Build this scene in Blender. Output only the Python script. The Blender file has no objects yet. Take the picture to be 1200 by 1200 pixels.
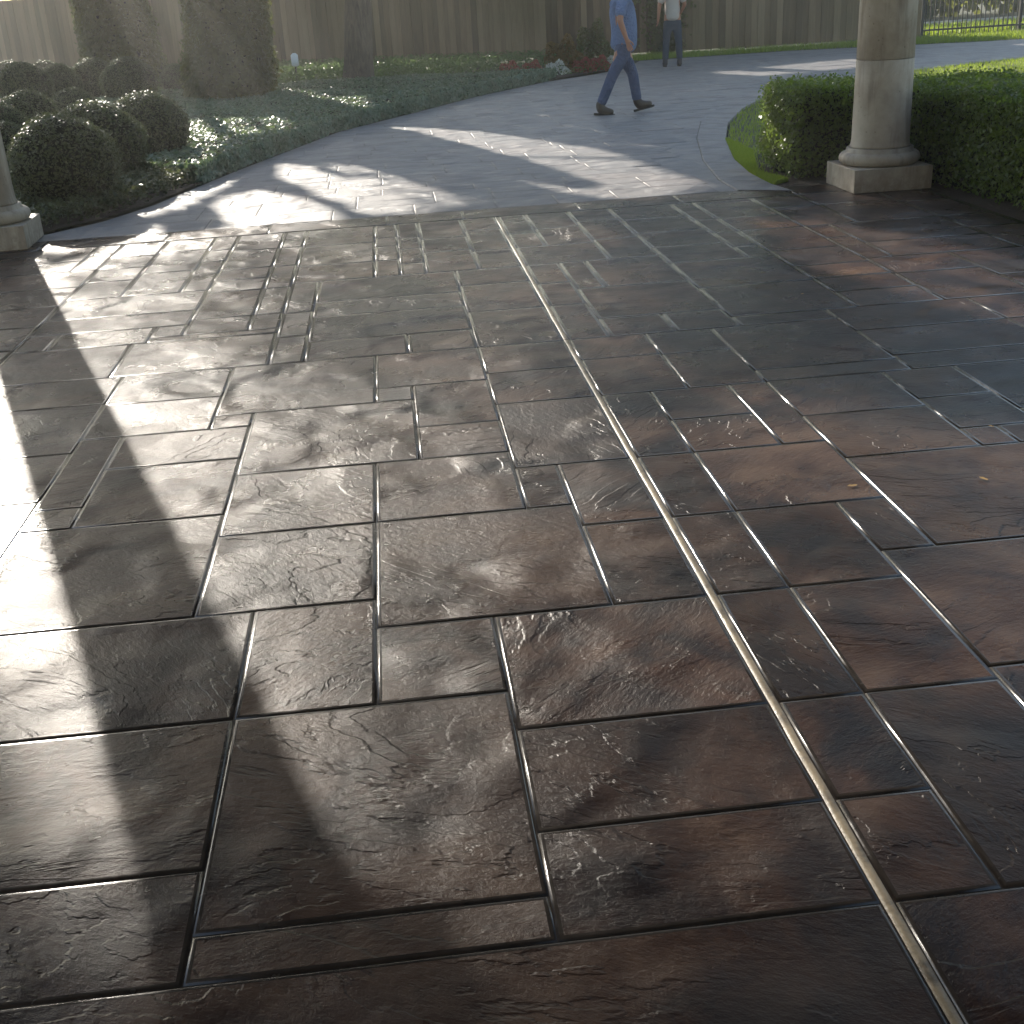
import bpy, bmesh, math, random
import numpy as np
from mathutils import Vector, Matrix, noise

random.seed(7); rng = np.random.default_rng(7)
scene = bpy.context.scene
COL = scene.collection
R = math.radians

# ------------------------------------------------------------------ camera
CAM_H = 1.45
cam_d = bpy.data.cameras.new('camera'); cam = bpy.data.objects.new('camera', cam_d); COL.objects.link(cam)
cam_d.sensor_width = 36.0; cam_d.sensor_height = 36.0; cam_d.sensor_fit = 'HORIZONTAL'
cam_d.lens = 36.0*1404.44/1200.0
cam_d.clip_start = 0.05; cam_d.clip_end = 2000
Fv = Vector((0.0751849, 0.91549716, -0.39523687)).normalized()
Rv = Vector((0.99291667, -0.10530041, -0.05503001)).normalized()
Uv = Rv.cross(Fv)
m = Matrix((Rv, Uv, -Fv)).transposed().to_4x4(); m.translation = Vector((0, 0, CAM_H))
cam.matrix_world = m
scene.camera = cam

# ------------------------------------------------------------------ light
SUN_EL = 23.0; SUN_AZ = math.atan2(-0.3256, 0.9455)          # from +Y, negative = towards -X
SD = Vector((math.sin(SUN_AZ)*math.cos(R(SUN_EL)), math.cos(SUN_AZ)*math.cos(R(SUN_EL)), math.sin(R(SUN_EL))))
sun_d = bpy.data.lights.new('sun', 'SUN'); sun_d.energy = 5.0; sun_d.angle = R(0.48); sun_d.color = (1.0, 0.92, 0.81)
sun = bpy.data.objects.new('sun', sun_d); COL.objects.link(sun)
sun.rotation_euler = (-SD).to_track_quat('-Z', 'Y').to_euler(); sun.location = (-10, 30, 20)
world = bpy.data.worlds.new('World'); scene.world = world; world.use_nodes = True
wn = world.node_tree.nodes; wl = world.node_tree.links
sky = wn.new('ShaderNodeTexSky'); sky.sky_type = 'NISHITA'; sky.sun_disc = False
sky.sun_elevation = R(SUN_EL); sky.sun_rotation = SUN_AZ; sky.altitude = 50; sky.dust_density = 0.5; sky.air_density = 1.25
bg = wn['Background']; bg.inputs['Strength'].default_value = 0.105
wl.new(sky.outputs[0], bg.inputs['Color'])
scene.view_settings.view_transform = 'Standard'; scene.view_settings.look = 'None'
scene.view_settings.gamma = 1.0; scene.view_settings.use_curve_mapping = False
scene.view_settings.exposure = 1.28
scene.render.engine = 'CYCLES'
try:
    scene.cycles.use_denoising = True
    scene.cycles.max_bounces = 6; scene.cycles.diffuse_bounces = 3; scene.cycles.glossy_bounces = 3
    scene.cycles.transmission_bounces = 3; scene.cycles.volume_bounces = 0
    scene.cycles.sample_clamp_indirect = 6
except Exception:
    pass

# ------------------------------------------------------------------ helpers
def tag(o, label=None, cat=None, group=None, kind=None):
    if label: o['label'] = label
    if cat: o['category'] = cat
    if group: o['group'] = group
    if kind: o['kind'] = kind
    return o

def link(name, me, mat=None, parent=None, loc=None):
    o = bpy.data.objects.new(name, me); COL.objects.link(o)
    if mat is not None and me is not None:
        for mm in (mat if isinstance(mat, (list, tuple)) else [mat]): me.materials.append(mm)
    if parent is not None: o.parent = parent
    if loc is not None: o.location = loc
    return o

def empty(name, loc=(0, 0, 0), rz=0.0):
    o = bpy.data.objects.new(name, None); COL.objects.link(o)
    o.location = loc; o.rotation_euler = (0, 0, rz); o.empty_display_size = 0.2
    return o

def pydata(name, v, f, smooth=False):
    me = bpy.data.meshes.new(name); me.from_pydata([tuple(a) for a in v], [], [tuple(a) for a in f]); me.update()
    if smooth: me.polygons.foreach_set('use_smooth', [True]*len(me.polygons))
    return me

def fast_mesh(name, V, Q, smooth=False, attr=None):
    """V (n,3), Q (m,k) arrays of equal sized faces"""
    me = bpy.data.meshes.new(name)
    m_, k = Q.shape
    me.vertices.add(len(V)); me.vertices.foreach_set('co', V.astype(np.float32).ravel())
    me.loops.add(m_*k); me.loops.foreach_set('vertex_index', Q.astype(np.int32).ravel())
    me.polygons.add(m_); me.polygons.foreach_set('loop_start', np.arange(0, m_*k, k, dtype=np.int32))
    if smooth: me.polygons.foreach_set('use_smooth', np.ones(m_, bool))
    if attr is not None:
        a = me.attributes.new('tint', 'FLOAT', 'FACE'); a.data.foreach_set('value', attr.astype(np.float32))
    me.update(calc_edges=True); me.validate()
    return me

def unit(a):
    return a/np.maximum(np.linalg.norm(a, axis=1, keepdims=True), 1e-9)

def leaf_cloud(name, P, N, size, jitter=0.7, aspect=0.55, smin=0.6):
    """one diamond shaped leaf per point, facing roughly along N"""
    n = len(P)
    nn = unit(N + rng.normal(0, jitter, (n, 3)))
    t = unit(np.cross(nn, rng.normal(0, 1, (n, 3))))
    b = np.cross(nn, t)
    s = size*rng.uniform(smin, 1.25, (n, 1))
    fold = nn*s*0.12
    V = np.stack([P - t*s*0.5, P + b*s*aspect*0.5 + fold, P + t*s*0.5, P - b*s*aspect*0.5 + fold], 1).reshape(-1, 3)
    Q = np.arange(4*n).reshape(n, 4)
    return fast_mesh(name, V, Q, attr=rng.random(n))

def box(bm, x0, x1, y0, y1, z0, z1, bev=0.0, seg=2):
    vs = [bm.verts.new(c) for c in ((x0,y0,z0),(x1,y0,z0),(x1,y1,z0),(x0,y1,z0),(x0,y0,z1),(x1,y0,z1),(x1,y1,z1),(x0,y1,z1))]
    fs = [bm.faces.new([vs[i] for i in q]) for q in ((0,3,2,1),(4,5,6,7),(0,1,5,4),(1,2,6,5),(2,3,7,6),(3,0,4,7))]
    if bev:
        es = set(e for f in fs for e in f.edges)
        bmesh.ops.bevel(bm, geom=list(es), offset=bev, segments=seg, affect='EDGES', profile=0.6)

def bm_mesh(name, bm, smooth=False):
    me = bpy.data.meshes.new(name); bm.to_mesh(me); bm.free()
    if smooth: me.polygons.foreach_set('use_smooth', [True]*len(me.polygons))
    return me

def lathe(name, prof, n=48, seams=(), seam_d=0.004):
    V = []; F = []
    for (r, z) in prof:
        for i in range(n):
            a = 2*math.pi*i/n; rr = r
            for s in seams:
                if abs((a - s + math.pi) % (2*math.pi) - math.pi) < math.pi/n*0.6: rr = r - seam_d
            V.append((rr*math.cos(a), rr*math.sin(a), z))
    for j in range(len(prof)-1):
        for i in range(n):
            k = (i+1) % n
            F.append((j*n+i, j*n+k, (j+1)*n+k, (j+1)*n+i))
    F.append(tuple(range((len(prof)-1)*n, len(prof)*n)))
    F.append(tuple(reversed(range(n))))
    me = pydata(name, V, F)
    me.polygons.foreach_set('use_smooth', [True]*(len(F)-2)+[False, False])
    return me

# ------------------------------------------------------------------ materials
class NT:
    def __init__(s, name):
        s.m = bpy.data.materials.new(name); s.m.use_nodes = True
        s.t = s.m.node_tree; s.t.nodes.clear()
        s.out = s.n('ShaderNodeOutputMaterial'); s.p = s.n('ShaderNodeBsdfPrincipled')
        s.l(s.p.outputs[0], s.out.inputs['Surface'])
    def n(s, t, **k):
        x = s.t.nodes.new(t)
        for a, b in k.items(): setattr(x, a, b)
        return x
    def l(s, a, b): s.t.links.new(a, b)
    def put(s, sock, v):
        if hasattr(v, 'links') or isinstance(v, bpy.types.NodeSocket): s.l(v, sock)
        else: sock.default_value = v
    def noise(s, vec, scale, detail=4, rough=0.55, dist=0.0, lac=2.0):
        x = s.n('ShaderNodeTexNoise'); s.l(vec, x.inputs['Vector'])
        x.inputs['Scale'].default_value = scale; x.inputs['Detail'].default_value = detail
        x.inputs['Roughness'].default_value = rough; x.inputs['Distortion'].default_value = dist
        return x.outputs['Fac']
    def math(s, op, a, b=0.0, c=None, clamp=False):
        x = s.n('ShaderNodeMath', operation=op); x.use_clamp = clamp
        s.put(x.inputs[0], a); s.put(x.inputs[1], b)
        if c is not None: s.put(x.inputs[2], c)
        return x.outputs[0]
    def ramp(s, fac, stops, interp='LINEAR'):
        x = s.n('ShaderNodeValToRGB'); s.l(fac, x.inputs[0]); cr = x.color_ramp; cr.interpolation = interp
        while len(cr.elements) < len(stops): cr.elements.new(0.5)
        for e, (p, c) in zip(cr.elements, stops):
            e.position = p; e.color = c if len(c) == 4 else (*c, 1)
        return x.outputs['Color']
    def mapr(s, v, a, b, c, d, kind='LINEAR'):
        x = s.n('ShaderNodeMapRange'); x.interpolation_type = kind
        s.l(v, x.inputs[0]); 
        for i, q in zip((1, 2, 3, 4), (a, b, c, d)): x.inputs[i].default_value = q
        return x.outputs[0]
    def mix(s, fac, a, b, blend='MIX'):
        x = s.n('ShaderNodeMix', data_type='RGBA', blend_type=blend)
        s.put(x.inputs['Factor'], fac)
        for sock, v in ((x.inputs[6], a), (x.inputs[7], b)):
            if isinstance(v, tuple): sock.default_value = v if len(v) == 4 else (*v, 1)
            else: s.l(v, sock)
        return x.outputs[2]
    def bump(s, h, strength=1.0, dist=0.01, normal=None):
        x = s.n('ShaderNodeBump'); x.inputs['Strength'].default_value = strength; x.inputs['Distance'].default_value = dist
        s.l(h, x.inputs['Height'])
        if normal is not None: s.l(normal, x.inputs['Normal'])
        return x.outputs['Normal']
    def pos(s): return s.n('ShaderNodeNewGeometry').outputs['Position']
    def obj(s): return s.n('ShaderNodeTexCoord').outputs['Object']
    def base(s, v):
        s.put(s.p.inputs['Base Color'], v if not isinstance(v, tuple) else (*v[:3], 1))
        return s
    def rough(s, v): s.put(s.p.inputs['Roughness'], v); return s

def simple(name, col, rough=0.6, var=0.25, scale=6.0, bump=0.3, dist=0.01, spec=0.5):
    t = NT(name); P = t.obj()
    n1 = t.noise(P, scale, 5); c = tuple(col)
    t.base(t.mix(n1, tuple(a*(1-var) for a in c), tuple(min(1, a*(1+var)) for a in c)))
    t.rough(rough); t.p.inputs['Specular IOR Level'].default_value = spec
    t.l(t.bump(t.noise(P, scale*6, 4), bump, dist), t.p.inputs['Normal'])
    return t.m

def leaf_mat(name, dark, light, rough=0.45, trans=0.35, tcol=None, spec=0.4):
    t = NT(name)
    a = t.n('ShaderNodeAttribute', attribute_name='tint').outputs['Fac']
    n = t.noise(t.pos(), 1.2, 3)
    f = t.math('ADD', t.math('MULTIPLY', a, 0.65), t.math('MULTIPLY', n, 0.35))
    c = t.mix(f, dark, light)
    t.base(c).rough(rough); t.p.inputs['Specular IOR Level'].default_value = spec
    tr = t.n('ShaderNodeBsdfTranslucent')
    tc = tcol or tuple(min(1, 2.2*q) for q in light)
    t.l(t.mix(f, tuple(q*0.6 for q in tc), tc), tr.inputs['Color'])
    mx = t.n('ShaderNodeMixShader'); mx.inputs[0].default_value = trans
    t.l(t.p.outputs[0], mx.inputs[1]); t.l(tr.outputs[0], mx.inputs[2]); t.l(mx.outputs[0], t.out.inputs['Surface'])
    return t.m

def slate_mat(name, dust=0.0, bump=0.8, rough=(0.23, 0.35), spec=0.21):
    """stamped and sealed concrete: slate clefts, blotchy brown / charcoal / green grey release colour"""
    t = NT(name)
    g = t.pos(); oi = t.n('ShaderNodeObjectInfo').outputs['Random']
    off = t.n('ShaderNodeCombineXYZ')
    t.l(t.math('MULTIPLY', oi, 37.0), off.inputs[0]); t.l(t.math('MULTIPLY', oi, 91.0), off.inputs[1])
    va = t.n('ShaderNodeVectorMath', operation='ADD'); t.l(g, va.inputs[0]); t.l(off.outputs[0], va.inputs[1])
    rot = t.n('ShaderNodeVectorRotate', rotation_type='Z_AXIS'); t.l(va.outputs[0], rot.inputs['Vector'])
    t.l(t.math('MULTIPLY', t.math('SUBTRACT', oi, 0.45), 2.0), rot.inputs['Angle'])
    mp = t.n('ShaderNodeMapping'); mp.inputs['Scale'].default_value = (1.0, 2.0, 1.0); t.l(rot.outputs[0], mp.inputs['Vector'])
    v = mp.outputs[0]
    # clefts: a warped height field cut into terraces, so that ledges have crisp edges
    h = t.noise(v, 1.4, 6, 0.55, 0.6)
    lev = t.math('MULTIPLY', h, 12.0)
    fr = t.math('FRACT', lev); fl = t.math('FLOOR', lev)
    step = t.mapr(fr, 0.0, 0.16, 0.0, 1.0, 'SMOOTHSTEP')
    terr = t.math('ADD', fl, step)
    gate = t.mapr(t.noise(va.outputs[0], 1.9, 2), 0.40, 0.58, 0.18, 1.0, 'SMOOTHSTEP')
    fine = t.noise(v, 30.0, 6, 0.68); grain = t.noise(g, 210.0, 3, 0.7); und = t.noise(v, 3.0, 3, 0.5)
    pock = t.n('ShaderNodeTexVoronoi'); pock.inputs['Scale'].default_value = 7.0; t.l(va.outputs[0], pock.inputs['Vector'])
    pk = t.mapr(pock.outputs['Distance'], 0.0, 0.16, 1.0, 0.0, 'SMOOTHSTEP')
    H = t.math('ADD', t.math('MULTIPLY', t.math('MULTIPLY', terr, gate), 0.0027), t.math('MULTIPLY', fine, 0.0046))
    H = t.math('ADD', H, t.math('MULTIPLY', grain, 0.00085))
    H = t.math('ADD', H, t.math('MULTIPLY', und, 0.0016))
    H = t.math('SUBTRACT', H, t.math('MULTIPLY', pk, 0.0006))
    bn = t.n('ShaderNodeBump'); bn.inputs['Strength'].default_value = bump; bn.inputs['Distance'].default_value = 1.0
    t.l(H, bn.inputs['Height']); t.l(bn.outputs[0], t.p.inputs['Normal'])
    # colour
    b1 = t.noise(g, 0.9, 5, 0.6, 0.4); b2 = t.noise(va.outputs[0], 3.2, 6, 0.62, 0.5)
    c = t.ramp(t.math('ADD', t.math('MULTIPLY', b1, 0.55), t.math('MULTIPLY', b2, 0.45)),
               [(0.39, (0.006, 0.006, 0.010)), (0.45, (0.022, 0.012, 0.011)), (0.51, (0.062, 0.031, 0.021)), (0.60, (0.130, 0.078, 0.052))])
    c = t.mix(t.mapr(t.noise(g, 0.8, 5, 0.6), 0.50, 0.64, 0.0, 0.55), c, (0.017, 0.022, 0.026))
    c = t.mix(t.math('MULTIPLY', oi, 0.55), c, (0.022, 0.015, 0.013))
    edge = t.mapr(fr, 0.0, 0.2, 0.55, 0.0)
    c = t.mix(t.math('MULTIPLY', edge, gate), c, (0.012, 0.010, 0.011))
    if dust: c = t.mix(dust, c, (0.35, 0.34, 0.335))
    t.base(c)
    r = t.mapr(t.noise(g, 4.0, 5, 0.6), 0.3, 0.7, rough[0], rough[1])
    wear = t.mapr(t.noise(va.outputs[0], 1.5, 5, 0.65, 0.3), 0.50, 0.64, 0.0, 1.0, 'SMOOTHSTEP')
    r = t.math('ADD', r, t.math('MULTIPLY', wear, 0.10)); c = t.mix(t.math('MULTIPLY', wear, 0.16), c, (0.10, 0.083, 0.072)); t.base(c)
    t.rough(r); t.p.inputs['IOR'].default_value = 1.5; t.p.inputs['Specular IOR Level'].default_value = spec
    return t.m

M = {}
M['slate'] = slate_mat('stamped_concrete')
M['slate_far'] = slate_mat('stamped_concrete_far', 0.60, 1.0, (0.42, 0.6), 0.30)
t = NT('sealed_joint'); P = t.pos()
t.base(t.mix(t.noise(P, 30, 3), (0.016, 0.014, 0.013), (0.05, 0.04, 0.033))).rough(t.mapr(t.noise(P, 25, 3), .3, .7, .16, .28))
t.l(t.bump(t.noise(P, 60, 3), 0.4, 0.0007), t.p.inputs['Normal']); M['rim'] = t.m
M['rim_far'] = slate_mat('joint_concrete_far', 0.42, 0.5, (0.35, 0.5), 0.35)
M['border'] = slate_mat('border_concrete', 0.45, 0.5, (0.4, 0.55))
t = NT('joint_strip'); P = t.pos(); d1 = t.mapr(t.noise(P, 14, 6, 0.7), 0.48, 0.66, 0.0, 0.8)
t.base(t.mix(d1, t.mix(t.noise(P, 5, 4), (0.20, 0.155, 0.095), (0.36, 0.285, 0.185)), (0.06, 0.045, 0.032))).rough(t.mapr(t.noise(P, 20, 4), .3, .7, .30, .5))
t.l(t.bump(t.noise(P, 90, 5, 0.7), 0.8, 0.002), t.p.inputs['Normal']); M['joint'] = t.m
M['stone'] = None
t = NT('limestone'); P = t.obj()
c = t.ramp(t.noise(P, 4.0, 7, 0.65, 0.3), [(0.3, (0.29, 0.24, 0.185)), (0.5, (0.40, 0.345, 0.275)), (0.7, (0.48, 0.43, 0.355))])
vo = t.n('ShaderNodeTexVoronoi'); vo.inputs['Scale'].default_value = 26; t.l(P, vo.inputs['Vector'])
pits = t.math('MULTIPLY', t.mapr(vo.outputs['Distance'], 0.0, 0.22, 1.0, 0.0, 'SMOOTHSTEP'), t.mapr(t.noise(P, 5, 3), 0.5, 0.62, 0, 1))
sz = t.n('ShaderNodeSeparateXYZ'); t.l(t.pos(), sz.inputs[0])
mp = t.n('ShaderNodeMapping'); mp.inputs['Scale'].default_value = (7, 7, 0.9); t.l(P, mp.inputs['Vector'])
streak = t.mapr(t.noise(mp.outputs[0], 1.2, 5, 0.6), 0.50, 0.66, 0.0, 0.55, 'SMOOTHSTEP')
splash = t.math('MULTIPLY', t.mapr(sz.outputs[2], 0.0, 0.22, 0.75, 0.0), t.mapr(t.noise(P, 14, 5, 0.7), 0.35, 0.6, 0.0, 1.0))
c = t.mix(t.math('MAXIMUM', streak, splash), c, (0.15, 0.115, 0.085))
t.base(t.mix(t.math('MULTIPLY', pits, 0.75), c, (0.10, 0.075, 0.055))).rough(0.62)
t.l(t.bump(t.math('SUBTRACT', t.math('MULTIPLY', t.noise(P, 45, 5), 0.6), pits), 0.45, 0.004), t.p.inputs['Normal'])
M['stone'] = t.m
M['stucco'] = simple('stucco', (0.42, 0.36, 0.29), 0.85, 0.1, 5, 0.3, 0.004)
M['ceiling'] = simple('ceiling_plaster', (0.16, 0.13, 0.11), 0.8, 0.1, 3, 0.2, 0.003)
M['roof'] = simple('roof_tiles', (0.12, 0.08, 0.06), 0.8, 0.2, 6)
M['soil'] = simple('soil', (0.055, 0.038, 0.026), 0.95, 0.45, 5, 0.8, 0.04)
M['earth'] = simple('earth', (0.06, 0.065, 0.035), 0.95, 0.4, 1.5, 0.7, 0.05)
t = NT('fence_wood'); P = t.pos(); oi = t.n('ShaderNodeObjectInfo').outputs['Random']
mp = t.n('ShaderNodeMapping'); mp.inputs['Scale'].default_value = (14, 14, 1.3); t.l(P, mp.inputs['Vector'])
g1 = t.noise(mp.outputs[0], 1.5, 6, 0.6, 0.6)
c = t.ramp(t.math('ADD', t.math('MULTIPLY', g1, 0.45), t.math('MULTIPLY', oi, 0.55)), [(0.25, (0.080, 0.052, 0.030)), (0.5, (0.165, 0.112, 0.068)), (0.8, (0.27, 0.20, 0.13))])
t.base(t.mix(t.mapr(t.noise(P, 0.35, 3), 0.4, 0.65, 0, 0.5), c, (0.10, 0.095, 0.05))).rough(0.85)
t.l(t.bump(g1, 0.5, 0.01), t.p.inputs['Normal']); M['fence'] = t.m
M['iron'] = simple('black_iron', (0.02, 0.02, 0.022), 0.45, 0.1, 10, 0.1, 0.002)
t = NT('bark'); P = t.obj(); mp = t.n('ShaderNodeMapping'); mp.inputs['Scale'].default_value = (9, 9, 2.0); t.l(P, mp.inputs['Vector'])
g1 = t.noise(mp.outputs[0], 1.6, 7, 0.65, 1.0)
t.base(t.ramp(g1, [(0.3, (0.045, 0.034, 0.026)), (0.6, (0.15, 0.115, 0.085))])).rough(0.9); t.l(t.bump(g1, 0.9, 0.05), t.p.inputs['Normal']); M['bark'] = t.m
M['box_leaf'] = leaf_mat('boxwood_leaf', (0.036, 0.046, 0.018), (0.090, 0.105, 0.042), 0.42, 0.22)
M['hedge_leaf'] = leaf_mat('hedge_leaf', (0.035, 0.055, 0.012), (0.095, 0.13, 0.022), 0.36, 0.38, (0.35, 0.50, 0.07))
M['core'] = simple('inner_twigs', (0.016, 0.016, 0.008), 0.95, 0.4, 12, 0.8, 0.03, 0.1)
M['jasmine'] = leaf_mat('jasmine_leaf', (0.06, 0.105, 0.075), (0.14, 0.21, 0.16), 0.38, 0.25, (0.30, 0.42, 0.14))
M['border_leaf'] = leaf_mat('border_leaf', (0.05, 0.09, 0.025), (0.11, 0.17, 0.05), 0.45, 0.35)
M['grass'] = leaf_mat('grass_blade', (0.07, 0.125, 0.02), (0.16, 0.24, 0.04), 0.5, 0.45, (0.55, 0.70, 0.06))
M['conifer'] = leaf_mat('conifer_leaf', (0.016, 0.019, 0.008), (0.042, 0.044, 0.016), 0.5, 0.22, (0.50, 0.55, 0.10))
M['oak'] = leaf_mat('oak_leaf', (0.035, 0.05, 0.016), (0.08, 0.105, 0.03), 0.5, 0.12, (0.10, 0.13, 0.03))
M['red_leaf'] = leaf_mat('red_flower', (0.12, 0.028, 0.02), (0.28, 0.075, 0.05), 0.5, 0.3, (0.7, 0.2, 0.12))
M['gold_leaf'] = leaf_mat('bronze_leaf', (0.08, 0.05, 0.015), (0.18, 0.115, 0.03), 0.5, 0.3)
M['pale_leaf'] = leaf_mat('pale_leaf', (0.35, 0.35, 0.30), (0.6, 0.6, 0.52), 0.5, 0.2)
M['dry_leaf'] = simple('fallen_leaf', (0.42, 0.26, 0.09), 0.55, 0.35, 20, 0.3, 0.002)
M['dry_leaf_dark'] = simple('fallen_leaf_dark', (0.14, 0.09, 0.04), 0.6, 0.35, 20, 0.3, 0.002)
M['white'] = simple('white_plastic', (0.75, 0.78, 0.82), 0.4, 0.04, 6, 0.05, 0.001)
M['concrete'] = simple('pale_concrete', (0.42, 0.40, 0.37), 0.85, 0.12, 2, 0.3, 0.004)
M['tee_blue'] = simple('blue_cotton', (0.15, 0.215, 0.37), 0.9, 0.2, 5, 1.0, 0.05, 0.2)
M['tee_grey'] = simple('grey_cotton', (0.42, 0.38, 0.35), 0.9, 0.12, 9, 0.5, 0.02, 0.2)
M['jeans'] = simple('blue_denim', (0.095, 0.12, 0.20), 0.9, 0.4, 5, 1.0, 0.05, 0.2)
M['jeans_dark'] = simple('dark_denim', (0.035, 0.05, 0.075), 0.9, 0.25, 11, 0.5, 0.02, 0.2)
M['skin'] = simple('skin', (0.36, 0.17, 0.105), 0.5, 0.1, 8, 0.1, 0.003)
M['boot'] = simple('boot_leather', (0.05, 0.036, 0.026), 0.5, 0.3, 9, 0.3, 0.004)
M['shoe'] = simple('dark_shoe', (0.02, 0.02, 0.03), 0.5, 0.2, 9, 0.2, 0.003)
M['sole'] = simple('boot_sole', (0.02, 0.018, 0.016), 0.8, 0.2, 9, 0.2, 0.003)
M['hair'] = simple('dark_hair', (0.025, 0.018, 0.013), 0.6, 0.3, 30, 0.5, 0.01)
M['leather'] = simple('belt_leather', (0.04, 0.025, 0.018), 0.5, 0.2, 9, 0.1, 0.002)
M['eye'] = simple('eye', (0.03, 0.02, 0.02), 0.3, 0.1, 5, 0, 0.001)

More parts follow.
